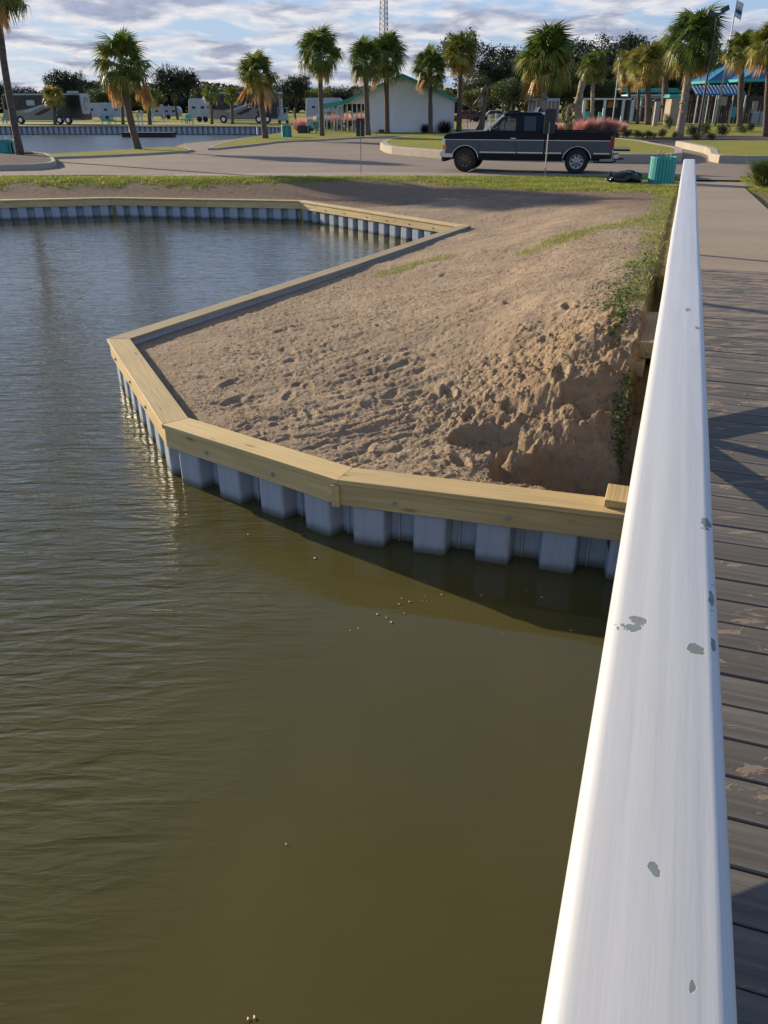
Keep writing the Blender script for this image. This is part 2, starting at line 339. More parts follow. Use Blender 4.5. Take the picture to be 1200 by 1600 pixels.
leaf('blade_dry', (0.42, 0.33, 0.10), (0.30, 0.24, 0.08), 1.2, 0.3)
leaf('muhly', (0.66, 0.34, 0.31), (0.50, 0.26, 0.22), 1.2, 0.5)
leaf('dark_grass', (0.055, 0.035, 0.035), (0.03, 0.022, 0.022), 1.2, 0.2)
leaf('red_leaf', (0.20, 0.015, 0.035), (0.07, 0.008, 0.02), 4, 0.3)
simple('rv_beige', (0.24, 0.225, 0.185), (0.20, 0.19, 0.16), 0.35, 2, 0)
simple('rv_dark', (0.018, 0.017, 0.018), None, 0.3, 2, 0)
simple('rv_grey', (0.42, 0.43, 0.43), (0.36, 0.37, 0.37), 0.4, 2, 0)
simple('rv_white', (0.36, 0.39, 0.44), (0.31, 0.34, 0.38), 0.4, 2, 0)
simple('flag_white', (0.75, 0.77, 0.8), None, 0.8, 3); simple('flag_blue', (0.05, 0.10, 0.30), None, 0.8, 3)
simple('car_red', (0.20, 0.02, 0.02), None, 0.3, 3, 0)
simple('leaf_litter', (0.50, 0.44, 0.22), (0.36, 0.27, 0.12), 0.8, 30)

# ------------------------------------------------------------------ mesh helpers
class MB:
    def __init__(s): s.v = []; s.f = []
    def poly(s, pts, flip=False):
        i = len(s.v); s.v += [tuple(p) for p in pts]; r = list(range(i, i + len(pts))); s.f.append(r[::-1] if flip else r); return s
    def box(s, c, d, rz=0.0, M=None):
        i = len(s.v); hx, hy, hz = d[0] / 2, d[1] / 2, d[2] / 2; ca, sa = math.cos(rz), math.sin(rz)
        for x, y, z in ((-1, -1, -1), (1, -1, -1), (1, 1, -1), (-1, 1, -1), (-1, -1, 1), (1, -1, 1), (1, 1, 1), (-1, 1, 1)):
            p = Vector((x * hx, y * hy, z * hz))
            if M is not None: p = M @ p
            s.v.append((c[0] + p.x * ca - p.y * sa, c[1] + p.x * sa + p.y * ca, c[2] + p.z))
        for q in ((0, 3, 2, 1), (4, 5, 6, 7), (0, 1, 5, 4), (1, 2, 6, 5), (2, 3, 7, 6), (3, 0, 4, 7)): s.f.append([i + k for k in q])
        return s
    def bar(s, a, b, w, h=None, up=(0, 0, 1)):
        a, b = Vector(a), Vector(b); h = h or w; d = (b - a); L = d.length
        if L < 1e-6: return s
        d.normalize(); u = Vector(up)
        if abs(d.dot(u)) > 0.98: u = Vector((1, 0, 0))
        r = d.cross(u).normalized(); u = r.cross(d); i = len(s.v)
        for p in (a, b):
            for x, y in ((-1, -1), (1, -1), (1, 1), (-1, 1)): s.v.append(tuple(p + r * x * w / 2 + u * y * h / 2))
        for q in ((0, 1, 2, 3), (7, 6, 5, 4), (0, 4, 5, 1), (1, 5, 6, 2), (2, 6, 7, 3), (3, 7, 4, 0)): s.f.append([i + k for k in q])
        return s
    def tube(s, pts, rad, n=8, cap=True, jit=0.0):
        pts = [Vector(p) for p in pts]; rad = rad if isinstance(rad, (list, tuple)) else [rad] * len(pts); i = len(s.v); ref = None
        for k, p in enumerate(pts):
            d = (pts[min(k + 1, len(pts) - 1)] - pts[max(k - 1, 0)]).normalized()
            if ref is None: ref = d.orthogonal().normalized()
            ref = (ref - d * ref.dot(d)).normalized(); bi = d.cross(ref)
            for j in range(n):
                a = 2 * math.pi * j / n; r = rad[k] * (1 + random.uniform(-jit, jit))
                s.v.append(tuple(p + (ref * math.cos(a) + bi * math.sin(a)) * r))
        for k in range(len(pts) - 1):
            for j in range(n):
                a, b = i + k * n + j, i + k * n + (j + 1) % n; s.f.append([a, b, b + n, a + n])
        if cap: s.f.append([i + j for j in range(n)][::-1]); s.f.append([i + (len(pts) - 1) * n + j for j in range(n)])
        return s
    def ext(s, poly, a0, a1, axis='y'):
        """extrude a 2-D outline between a0 and a1 along an axis"""
        n = len(poly); i = len(s.v)
        for a in (a0, a1):
            for p, q in poly:
                s.v.append({'y': (p, a, q), 'x': (a, p, q), 'z': (p, q, a)}[axis])
        s.f.append(list(range(i, i + n))[::-1]); s.f.append(list(range(i + n, i + 2 * n)))
        for k in range(n): s.f.append([i + k, i + (k + 1) % n, i + n + (k + 1) % n, i + n + k])
        return s
    def mesh(s, name, smooth=False):
        me = bpy.data.meshes.new(name); me.from_pydata(s.v, [], s.f)
        if smooth: me.polygons.foreach_set('use_smooth', [True] * len(me.polygons))
        return me
    def build(s, name, mat, parent=None, smooth=False, bevel=0.0, M=None, fix=False):
        me = s.mesh(name, smooth)
        if M is not None: me.transform(M.inverted())
        return link(name, me, mat, parent, M, bevel, fix)
def link(name, me, mat, parent=None, M=None, bevel=0.0, fix=False):
    if mat is not None and not me.materials: me.materials.append(MATS[mat] if isinstance(mat, str) else mat)
    if fix:
        import bmesh
        bm = bmesh.new(); bm.from_mesh(me); bmesh.ops.recalc_face_normals(bm, faces=bm.faces); bm.to_mesh(me); bm.free()
    o = bpy.data.objects.new(name, me); COL.objects.link(o)
    if parent is not None: o.parent = parent
    if M is not None: o.matrix_local = M
    if bevel:
        b = o.modifiers.new('bevel', 'BEVEL'); b.width = bevel; b.segments = 2; b.limit_method = 'ANGLE'; b.angle_limit = R(40)
    return o
def tag(o, label=None, cat=None, group=None, kind=None):
    if label: o['label'] = label
    if cat: o['category'] = cat
    if group: o['group'] = group
    if kind: o['kind'] = kind
    return o
def thing(name, label, cat, loc=(0, 0, 0), rz=0.0, group=None):
    o = bpy.data.objects.new(name, None); COL.objects.link(o); o.location = loc; o.rotation_euler = (0, 0, rz); o.empty_display_size = 0.2
    return tag(o, label, cat, group)
def absolute(root):
    """matrix for parts written in world coordinates under an unrotated root"""
    return Matrix.Translation(-Vector(root.location))
def put(mb, name, mat, root, **k):
    o = mb.build(name, mat, root, **k)
    o.matrix_local = absolute(root) @ (k.get('M') or Matrix.Identity(4)); return o
def frame(p, ang): return Matrix.Translation(Vector(p)) @ Matrix.Rotation(ang, 4, 'Z')
def tris_mesh(name, V, Fc, mat, parent=None, smooth=False):
    """V (n,3) and faces (m,k) arrays to an object"""
    me = bpy.data.meshes.new(name); k = Fc.shape[1]
    me.vertices.add(len(V)); me.vertices.foreach_set('co', V.astype(np.float32).ravel())
    me.loops.add(Fc.size); me.loops.foreach_set('vertex_index', Fc.astype(np.int32).ravel())
    me.polygons.add(len(Fc)); me.polygons.foreach_set('loop_start', np.arange(0, Fc.size, k, dtype=np.int32))
    me.polygons.foreach_set('loop_total', np.full(len(Fc), k, dtype=np.int32))
    if smooth: me.polygons.foreach_set('use_smooth', np.ones(len(Fc), dtype=bool))
    me.update(calc_edges=True)
    return link(name, me, mat, parent)

# ------------------------------------------------------------------ shoreline of the near basin (water side of the cap)
SH = [G(x, y, 0.54) for x, y in ((0, 313), (173, 309), (467, 314), (717, 353), (567, 405), (167, 529), (253, 663), (527, 750), (977, 805))]
d0 = (SH[0] - SH[1]).normalized(); SH = [SH[1] + d0 * 34] + SH[1:]
SH[4] = (SH[3] * 0.5 + SH[5] * 0.5) * 0.6 + SH[4] * 0.4
dl = (SH[8] - SH[7]).normalized(); SH[8] = SH[8] + dl * 5.0
SHX = np.array([p.x for p in SH]); SHY = np.array([p.y for p in SH])
BPX = np.concatenate([SHX, [SHX[-1] + .5, -48, -48]]); BPY = np.concatenate([SHY, [-15, -15, SHY[0]]])
def inside(x, y, PX, PY):
    r = np.zeros(x.shape, bool); j = len(PX) - 1
    for i in range(len(PX)):
        c = ((PY[i] > y) != (PY[j] > y)) & (x < (PX[j] - PX[i]) * (y - PY[i]) / (PY[j] - PY[i] + 1e-12) + PX[i]); r ^= c; j = i
    return r
def shoredist(x, y):
    D = np.full(x.shape, 1e9)
    for i in range(len(SHX) - 1):
        ax, ay, bx, by = SHX[i], SHY[i], SHX[i + 1], SHY[i + 1]; L2 = (bx - ax) ** 2 + (by - ay) ** 2
        t = np.clip(((x - ax) * (bx - ax) + (y - ay) * (by - ay)) / L2, 0, 1)
        D = np.minimum(D, np.hypot(x - ax - t * (bx - ax), y - ay - t * (by - ay)))
    return D
def hash2(i, j, k):
    h = (i.astype(np.int64) * 374761393 + j.astype(np.int64) * 668265263 + k * 982451653) & 0xffffffff
    h = ((h ^ (h >> 13)) * 1274126177) & 0xffffffff
    return ((h ^ (h >> 16)) & 0xffff) / 65535.0
def vn(x, y, k=0):
    i, j = np.floor(x), np.floor(y); fx, fy = x - i, y - j; fx = fx * fx * fx * (fx * (fx * 6 - 15) + 10); fy = fy * fy * fy * (fy * (fy * 6 - 15) + 10)
    a, b, c, d = hash2(i, j, k), hash2(i + 1, j, k), hash2(i, j + 1, k), hash2(i + 1, j + 1, k)
    return (a * (1 - fx) + b * fx) * (1 - fy) + (c * (1 - fx) + d * fx) * fy
def fbm(x, y, sc, o=4, k=0, g=0.5):
    r = 0; a = 1; t = 0; c, s = 0.8, 0.6
    for n in range(o):
        r = r + a * vn(x * sc, y * sc, k + n); t += a; a *= g; sc *= 2.03; x, y = x * c - y * s + 3.7, x * s + y * c + 1.3
    return r / t
def sst(a, b, x):
    t = np.clip((x - a) / (b - a), 0, 1); return t * t * (3 - 2 * t)
def path_z(s): return np.interp(s, [-5, 9.7, 26.4, 60], [1.375, 1.375, 0.885, 0.88])
# footprints (x, y, angle, size)
FP = []
for k in range(70):
    y = random.uniform(5.9, 13.5); x = random.uniform(-2.6 + 0.25 * (y - 5), 0.33 * y + 0.4); FP.append((x, y, random.uniform(0, 6.28), random.uniform(0.7, 1.15), random.uniform(.4, 1)))
for (px, py) in ((720, 708), (745, 690), (790, 690), (812, 686), (735, 650), (800, 655), (845, 600), (880, 560), (700, 620), (770, 600), (655, 735), (870, 650)):
    p = G(px, py, 0.55); FP.append((p.x, p.y, random.uniform(1.2, 2.2), 0.95, 1.9))
GRX = [-30, -9, -3.9, -1.9, 0, 1.66, 4.8, 7.8, 20]; GRY = [26.5, 26.6, 27.0, 27.2, 27.0, 25.9, 23.9, 23.3, 22]
def seg_d(x, y, a, b):
    L2 = (b.x - a.x) ** 2 + (b.y - a.y) ** 2; t = np.clip(((x - a.x) * (b.x - a.x) + (y - a.y) * (b.y - a.y)) / L2, 0, 1)
    return np.hypot(x - a.x - t * (b.x - a.x), y - a.y - t * (b.y - a.y))
def terrain(x, y, fine=True):
    D = shoredist(x, y); q = x * RX + y * RY; s = x * SX + y * SY
    zb = 0.455 + 0.40 * sst(0.2, 5.5, D)
    n0 = fbm(x, y, 0.7, 3, 11)
    edge = path_z(s) - 0.09
    wd = np.interp(s, [6, 8, 14, 22], [0.75, 1.0, 2.3, 2.6]) * (0.75 + 0.5 * n0)
    qq = np.maximum(0, -q - 0.22 + 0.25 * (fbm(x, y, 2.2, 3, 31) - .5))
    ramp = sst(5.95, 7.3, s + 0.9 * (fbm(x, y, 1.6, 4, 40) - 0.5))
    m = np.exp(-(qq / wd) ** 2) * ramp
    z = zb + (np.maximum(edge, zb) - zb) * m
    # washed-out hollow beside the abutment
    e = np.hypot((q + 0.50) / 0.62, (s - 5.70) / 0.34) + 0.7 * (fbm(x, y, 3.5, 3, 51) - .5)
    hole = 1 - sst(0.78, 1.0, e); z = z - 0.36 * hole
    e2 = np.hypot((q + 1.15) / 0.40, (s - 6.05) / 0.20) + 0.8 * (fbm(x, y, 4, 3, 57) - .5)
    z = z - 0.13 * (1 - sst(0.7, 1.0, e2)); e3 = np.hypot((q + 0.42) / 0.26, (s - 6.45) / 0.13) + 0.7 * (fbm(x, y, 5, 3, 59) - .5); z = z - 0.12 * (1 - sst(0.75, 1.0, e3))
    far = sst(25.2, 28.0, y); z = z * (1 - far) + 0.872 * far
    cover = sst(-.15, -.05, q) * (1 - sst(1.78, 1.9, q)); z = z - cover * np.where(s < 9.75, 0.30, 0.03)
    rough = sst(1.6, 0.2, np.hypot(q + 0.8, (s - 6.9) * 0.75)); lump = np.clip(rough * 1.2, 0, 1)
    cap = sst(0.12, 0.55, D)
    if fine:
        road = 1 - sst(24, 27.5, y); amp = .50 + .75 * sst(3.6, .8, np.hypot(q + 1.1, (s - 6.6) * .8) + 1.5 * (fbm(x, y, .9, 3, 201) - .5))
        # undulation drawn out along the shore, trampled crust, crumbs
        u, v = x * 0.90 + y * 0.43, -x * 0.43 + y * 0.90
        z = z + cap * road * amp * (0.045 * (fbm(u * .5, v * 1.25, 1.7, 4, 3) - 0.5) + 0.022 * (fbm(u * .6, v * 1.6, 5.0, 3, 5, .6) - 0.5) * (0.5 + 0.8 * fbm(x, y, .8, 2, 77)))
        rg = np.abs(fbm(u * .6, v * 1.5, 7, 3, 8) - .5) * 2; z = z - cap * road * amp * 0.018 * (1 - sst(0, .25, rg)) * sst(.42, .6, fbm(x, y, 1.1, 3, 66))
        z = z + cap * (0.009 + 0.02 * lump) * (fbm(x, y, 19, 4, 21, 0.72) - 0.5) * 2
        z = z + lump * cap * (0.05 * (fbm(x, y, 6, 4, 61, 0.6) - 0.5) + .035 * (fbm(x, y, 34, 3, 63, .7) - .5))
        z = z + cap * road * .008 * (fbm(u * .7, v * 1.3, 38, 2, 64) - .5)
        cl = fbm(x, y, 23, 2, 71); z = z + cap * (0.006 + .016 * lump) * sst(.66, .8, cl)
        for (fx, fy, fa, fs, fd) in FP:
            w_ = np.where((np.abs(x - fx) < .35) & (np.abs(y - fy) < .35))
            if len(w_[0]) == 0: continue
            dx, dy = x[w_] - fx, y[w_] - fy; c_, s_ = math.cos(fa), math.sin(fa)
            r = np.hypot((dx * c_ + dy * s_) / (0.15 * fs), (-dx * s_ + dy * c_) / (0.065 * fs)) + .35 * (fbm(x[w_], y[w_], 14, 2, 91) - .5)
            z[w_] += fd * cap[w_] * (-0.022 * (1 - sst(.6, 1.05, r)) + 0.008 * np.exp(-((r - 1.25) / .25) ** 2))
    z = z - 0.045 * (1 - sst(.10, .28, D))
    return z, D, q, s, hole, lump
pa, pb = G(822, 388, .95), G(1045, 348, .95); pc, pd = G(600, 405, .75), G(705, 386, .75)
def masks(x, y, D, q, s):
    nz = fbm(x, y, 1.4, 4, 120) - .5; n2 = fbm(x, y, 5, 3, 130) - .5
    line = np.interp(x, GRX, GRY)
    g = sst(-0.25, 0.7, y - line + 1.7 * nz + 1.0 * n2)
    bare = np.exp(-((x + .3) / 2.2) ** 2 - ((y - 26.2) / .9) ** 2); g = g * (1 - .9 * sst(.3, .7, bare + nz))
    g = np.maximum(g, 0.9 * sst(.75, .25, seg_d(x, y, pa, pb) / (.62 + nz * .9) + n2 * .9))
    g = np.maximum(g, 0.8 * sst(.8, .3, seg_d(x, y, pc, pd) / (.38 + nz) + n2))
    bank = sst(-.62, -.22, q + .8 * nz) * (1 - sst(-.02, .1, q)) * sst(7.6, 8.8, s + nz * 2); g = np.maximum(g, .85 * bank)
    right = sst(1.72, 1.8, q); g = np.maximum(g, right * np.where((s > 20.5) & (s < 25.5) & (q < 3.2), .1, .9))
    soil = sst(2.2, 4.6, D + 3 * nz) * sst(15, 21, y + 3 * nz)
    soil = np.maximum(soil, (y > 23.2) * sst(.2, .5, D) * .9); soil = np.maximum(soil, .8 * sst(.45, .1, D) * sst(6.2, 3, y * .45 + x * .2))
    soil = np.maximum(soil, right * ((s > 20.5) & (s < 25.5)))
    clay = sst(1.35, .35, np.hypot(q + .5, (s - 6.9) * .8) + nz)
    return g, soil * (1 - .8 * g), clay
# terrain mesh
rows = [4.3]
while rows[-1] < 28.55:
    y = rows[-1]; rows.append(y + min(0.10, max(0.011, y * y / (787 * 2.4) * .9)))
rows = np.array(rows)
cols = np.concatenate([np.linspace(-1.75, -0.74, 45)[:-1], np.linspace(-0.74, 0.60, 760), np.linspace(0.60, 0.78, 12)[1:]])
Xg = rows[:, None] * cols[None, :] * (1 + 0 * rows[:, None]); Yg = np.repeat(rows[:, None], len(cols), 1)
zf, Df, qf, sf, hf, lf = terrain(Xg.ravel(), Yg.ravel())
gm, sm, cm = masks(Xg.ravel(), Yg.ravel(), Df, qf, sf)
ins = inside(Xg.ravel(), Yg.ravel(), BPX, BPY)
nr, nc = Xg.shape; idx = np.arange(nr * nc).reshape(nr, nc)
quads = np.stack([idx[:-1, :-1], idx[:-1, 1:], idx[1:, 1:], idx[1:, :-1]], -1).reshape(-1, 4)
keep = (ins[quads].sum(1) == 0) & (Df[quads].min(1) > .085)
quads = quads[keep]; used = np.unique(quads); rm = np.full(nr * nc, -1); rm[used] = np.arange(len(used))
V = np.stack([Xg.ravel(), Yg.ravel(), zf], 1)[used]
ter = tris_mesh('sand_ground', V, rm[quads], 'terrain', None, True); tag(ter, kind='structure')
for nm_, arr in (('grass', gm), ('soil', sm), ('clay', cm)):
    a = ter.data.attributes.new(nm_, 'FLOAT', 'POINT'); a.data.foreach_set('value', arr[used].astype(np.float32))

# ------------------------------------------------------------------ wide ground with holes for the waters
def cdt(name, outer, holes, z, mat, kind='structure'):
    pts = []; edges = []
    for lp in [outer] + holes:
        b = len(pts); n = len(lp); pts += [Vector((p[0], p[1])) for p in lp]; edges += [(b + i, b + (i + 1) % n) for i in range(n)]
    v, e, f, *_ = geometry.delaunay_2d_cdt(pts, edges, [], 1, 1e-4)
    mb = MB(); mb.v = [(p.x, p.y, z) for p in v]
    for t in f:
        c = sum((v[i] for i in t), Vector((0, 0))) / len(t)
        if any(inside(np.array([c.x]), np.array([c.y]), np.array([p[0] for p in hl]), np.array([p[1] for p in hl]))[0] for hl in holes): continue
        mb.f.append(list(t))
    o = mb.build(name, mat); tag(o, kind=kind); return o
NEAR = [(-48, -15), (21, -15), (21, 28.5), (-48, 28.5)]
PD = [G(x, y, 0.86) for x, y in ((-160, 247), (75, 242.5), (200, 235), (270, 230), (287, 223.5), (367, 217), (400, 212.5), (440, 207), (455, 203), (455, 198.5), (400, 197.3), (200, 197), (0, 197), (-500, 197))]
PD = [(p.x, p.y) for p in PD]
cdt('ground', [(-2500, -800), (2500, -800), (2500, 3000), (-2500, 3000)], [NEAR, PD], 0.855, 'lawn')
cdt('pond_bed', [(-48.5, -15.5), (21.5, -15.5), (21.5, 28.6), (-48.5, 28.6)], [], -1.6, 'mulch')
mb = MB(); mb.poly([(-48, -15, 0), (21, -15, 0), (21, 28.6, 0), (-48, 28.6, 0)]); tag(mb.build('water', 'water'), kind='structure')
mb = MB(); mb.poly([(p[0], p[1], 0.0) for p in PD]); tag(mb.build('far_water', 'pond_water', fix=True), kind='structure')
# grassy bank down into the far water
mb = MB(); n_ = 8
for i in range(1, n_):
    a, b = Vector(PD[i - 1]), Vector(PD[i]); d = (b - a).normalized(); nn = Vector((-d.y, d.x)) * 1.4
    mb.poly([(a.x, a.y, .857), (b.x, b.y, .857), (b.x + nn.x, b.y + nn.y, -.15), (a.x + nn.x, a.y + nn.y, -.15)])
tag(mb.build('bank', 'lawn', fix=True), kind='structure')

# ------------------------------------------------------------------ road, paths, kerbed islands
def sheet(name, pts, z, mat): return cdt(name, [(p[0], p[1]) for p in pts], [], z, mat)
def PX(pts, z=ROAD): return [G(x, y, z) for x, y in pts]
near_edge = [(-48, 28.4), (-14, 28.7), (-10, 29.1), (-7.2, 28.6), (0, 28.1), (6, 27.9), (11.0, 27.0), (13, 26.9), (30, 26.6)]
far_e = [tuple(G(*p)[:2]) for p in ((1500, 256), (1300, 215), (1100, 224), (960, 212), (900, 208), (720, 205.5), (640, 217), (560, 216), (500, 216), (420, 218), (401, 213.5), (368, 218), (289, 224.5), (271, 231), (200, 236), (76, 243.5), (-160, 248), (-420, 262))]
sheet('road', near_edge + far_e, ROAD, 'asphalt')
sheet('road_edge_slab', PX([(277, 277.5), (420, 276.5), (600, 275.5), (750, 277), (950, 279), (1055, 283), (1055, 276), (950, 272), (750, 270.5), (600, 269.5), (420, 270), (270, 272)], ROAD + .004), ROAD + .004, 'concrete')
def island(name, pix, top='lawn', h=0.13, wd=0.16, curbmat='curb'):
    """kerb ring as one structure and the planted top as another"""
    P2 = [Vector(G(x, y, ROAD)[:2]) for x, y in pix]; n = len(P2)
    ar = sum(P2[i].x * P2[(i + 1) % n].y - P2[(i + 1) % n].x * P2[i].y for i in range(n))
    if ar < 0: P2 = P2[::-1]
    Q = []   # rounded corners by one Chaikin pass
    for i in range(n):
        a, b = P2[i], P2[(i + 1) % n]; Q += [a * .8 + b * .2, a * .2 + b * .8]
    n = len(Q)
    def off(w_):
        o = []
        for i in range(n):
            t = (Q[(i + 1) % n] - Q[i - 1]).normalized(); o.append(Q[i] + Vector((-t.y, t.x)) * w_)
        return o
    I1, I2 = off(.03), off(wd); mb = MB()
    for i in range(n):
        j = (i + 1) % n
        mb.poly([(*Q[i], ROAD - .02), (*Q[j], ROAD - .02), (*Q[j], ROAD + h - .03), (*Q[i], ROAD + h - .03)])
        mb.poly([(*Q[i], ROAD + h - .03), (*Q[j], ROAD + h - .03), (*I1[j], ROAD + h), (*I1[i], ROAD + h)])
        mb.poly([(*I1[i], ROAD + h), (*I1[j], ROAD + h), (*I2[j], ROAD + h), (*I2[i], ROAD + h)])
        mb.poly([(*I2[i], ROAD + h), (*I2[j], ROAD + h), (*I2[j], ROAD), (*I2[i], ROAD)])
    c = mb.build(name + '_kerb', curbmat); tag(c, kind='structure')
    sheet(name, I2, ROAD + h - .012, top)
island('planter_island', [(-260, 268), (40, 266.5), (90, 262), (86, 253), (72, 245), (-20, 240.5), (-260, 243)], 'mulch', .2)
island('verge', [(60, 251), (75, 249), (150, 246.5), (230, 242.5), (303, 238), (296, 233.5), (275, 231), (200, 236), (76, 243.5), (40, 246)], 'lawn', .10)
island('front_lawn', [(322, 236), (390, 229), (440, 222.5), (497, 220.5), (560, 216.5), (610, 214.5), (722, 214), (722, 204), (640, 203), (500, 202), (456, 203), (440, 209), (403, 215), (370, 221), (335, 229)], 'lawn', .10)
island('turning_island', [(592, 232), (603, 240), (650, 244.5), (700, 249), (950, 255), (1064, 255), (1066, 243), (1030, 236), (1000, 229), (950, 224), (700, 218), (620, 222)], 'lawn', .34, .35)
island('entrance_lawn', [(1108, 255), (1180, 256), (1500, 256), (1500, 229), (1180, 228), (1050, 228), (1075, 234), (1106, 241)], 'lawn', .30, .35)
sheet('mulch_bed', PX([(1000, 215), (1020, 224), (1060, 229), (1500, 229), (1500, 212), (1100, 212)], ROAD + .03), ROAD + .03, 'mulch')
sheet('drive', PX([(725, 204), (900, 206.5), (960, 208), (960, 196), (860, 190), (725, 188)], .864), .864, 'asphalt')
sheet('camp_lane', PX([(-300, 194), (450, 194), (450, 191.5), (-300, 191.5)], .862), .862, 'concrete')
# path that leaves the bridge (a slab following the slope) with its end joint
mb = MB(); st = np.linspace(9.66, 26.35, 40)
for i in range(len(st) - 1):
    a, b = st[i], st[i + 1]; za, zb_ = float(path_z(a)), float(path_z(b))
    mb.poly([QS(.02, a, za), QS(1.76, a, za), QS(1.76, b, zb_), QS(.02, b, zb_)])
    for q_, fl in ((.02, True), (1.76, False)):
        mb.poly([QS(q_, a, za - .12), QS(q_, b, zb_ - .12), QS(q_, b, zb_), QS(q_, a, za)], fl)
mb.poly([QS(.02, 9.66, 1.2), QS(1.76, 9.66, 1.2), QS(1.76, 9.66, 1.375), QS(.02, 9.66, 1.375)])
tag(mb.build('path', 'path_concrete'), kind='structure')
sheet('driveway_apron', [QS(-2.4, 26.5), QS(2.2, 26.4), QS(3.4, 28.2), QS(-3.2, 28.2)], ROAD + .006, 'concrete')

# ------------------------------------------------------------------ bulkhead round the basin
def seawall():
    root = thing('seawall', 'grey vinyl sheet pile seawall capped with new yellow timber around the near basin', 'seawall', (SH[6].x, SH[6].y, 0))
    n = len(SH); P2 = [Vector((p.x, p.y)) for p in SH]
    def offs(w_):   # + = landward (left of travel)
        o = []
        for i in range(n):
            d1 = (P2[i] - P2[i - 1]).normalized() if i else None; d2 = (P2[i + 1] - P2[i]).normalized() if i < n - 1 else None
            d1 = d1 or d2; d2 = d2 or d1
            n1, n2 = Vector((-d1.y, d1.x)), Vector((-d2.y, d2.x)); m_ = (n1 + n2).normalized(); o.append(P2[i] + m_ * (w_ / max(.35, m_.dot(n1))))
        return o
    I = offs(.245); Fo, Fi = offs(.018), offs(.075)
    prof = [(0, -.19), (.03, -.19), (.036, -.175), (.052, -.175), (.058, -.19), (.10, -.19), (.122, -.065), (.13, -.052), (.146, -.047), (.338, -.047), (.354, -.052), (.362, -.065), (.385, -.19), (.4565, -.19), (.4565, -.215), (0, -.215)]
    pm = MB(); pm.ext([(.457 - x, -y) for x, y in prof], -1.2, .50, 'z'); pile = pm.mesh('sheet_pile'); pile.materials.append(MATS['vinyl'])
    for i in range(n - 1):
        a, b = P2[i], P2[i + 1]; L = (b - a).length; d = (b - a).normalized(); ang = math.atan2(d.y, d.x)
        # boards: cut in lengths, mitred at the corners
        k = max(1, round(L / 3.4)); new = 'pine'
        if i in (3, 4): new = 'old_pine'
        ts = [0] + [(j + random.uniform(-.06, .06)) / k for j in range(1, k)] + [1]
        for j in range(k):
            t0, t1 = ts[j], ts[j + 1]; g0 = .0015 / L if j else 0.0008 / L; g1 = .0015 / L
            A, B_ = a.lerp(b, t0 + g0), a.lerp(b, t1 - g1); C, D_ = I[i].lerp(I[i + 1], t1 - g1), I[i].lerp(I[i + 1], t0 + g0)
            wob = random.uniform(-.003, .003) if i not in (3, 4) else random.uniform(-.02, .012); dz = random.uniform(-.002, .002)
            nr_ = Vector((-d.y, d.x)) * wob
            mb = MB(); mb.ext([tuple(A + nr_), tuple(B_ + nr_), tuple(C + nr_), tuple(D_ + nr_)], .500 + dz, .54 + dz, 'z')
            put(mb, 'cap_board', new, root, M=frame((A.x, A.y, .5), ang), bevel=.004)
            A, B_, C, D_ = Fo[i].lerp(Fo[i + 1], t0 + g0), Fo[i].lerp(Fo[i + 1], t1 - g1), Fi[i].lerp(Fi[i + 1], t1 - g1), Fi[i].lerp(Fi[i + 1], t0 + g0)
            mb = MB(); mb.ext([tuple(A), tuple(B_), tuple(C), tuple(D_)], .325, .4945, 'z')
            put(mb, 'fascia_board', new, root, M=frame((A.x, A.y, .3), ang), bevel=.004)
        np_ = max(1, round(L / .457)); pit = L / np_
        for j in range(np_):
            # local -y faces the water: travel direction +x has water on its right
            p = a + d * (j * pit)
            o = link('sheet_pile', pile, None, root); o.matrix_local = absolute(root) @ frame((p.x, p.y, 0), ang) @ Matrix.Diagonal((pit / .457, 1, 1, 1))
        for j in range(int(L / .9)):
            p = a + d * (.45 + j * .9 + random.uniform(-.1, .1)); nrm = Vector((d.y, -d.x)); c = p - nrm * .018
            mb = MB(); mb.tube([(c.x, c.y, .40), (c.x + nrm.x * .008, c.y + nrm.y * .008, .40)], .019, 10).tube([(c.x + nrm.x * .007, c.y + nrm.y * .007, .40), (c.x + nrm.x * .018, c.y + nrm.y * .018, .40)], .010, 6)
            put(mb, 'bolt', 'galvanised', root)
    # short cover block at the visible corner
    p = P2[7]; d = (P2[8] - P2[7]).normalized(); nn = Vector((d.y, -d.x)); c = p - d * .02 + nn * .001
    mb = MB(); mb.box((c.x - nn.x * .012, c.y - nn.y * .012, .405), (.06, .03, .175), math.atan2(d.y, d.x)); put(mb, 'joint_block', 'pine', root, bevel=.003)
seawall()
# loose timbers at the abutment
def timber(label, q0, q1, s0, s1, z0, z1, mat='pine', rz=0.0):
    c = QS((q0 + q1) / 2, (s0 + s1) / 2, z0); r = thing('timber', label, 'timber', c, math.pi / 2 - RA + rz)
    mb = MB(); mb.box((0, 0, (z1 - z0) / 2), (s1 - s0, q1 - q0, z1 - z0)); mb.build('beam', mat, r, bevel=.006); return r
timber('short pale timber lying on the seawall cap beside the railing', -.16, .10, 5.02, 5.30, .545, .60, 'pine')
timber('long weathered square timber at the abutment beside the white handrail', -.27, .02, 6.95, 8.12, 1.06, 1.20, 'old_pine')
timber('lower weathered timber poking out beneath the square timber at the abutment', -.30, -.05, 6.80, 7.25, .94, 1.055, 'old_pine')

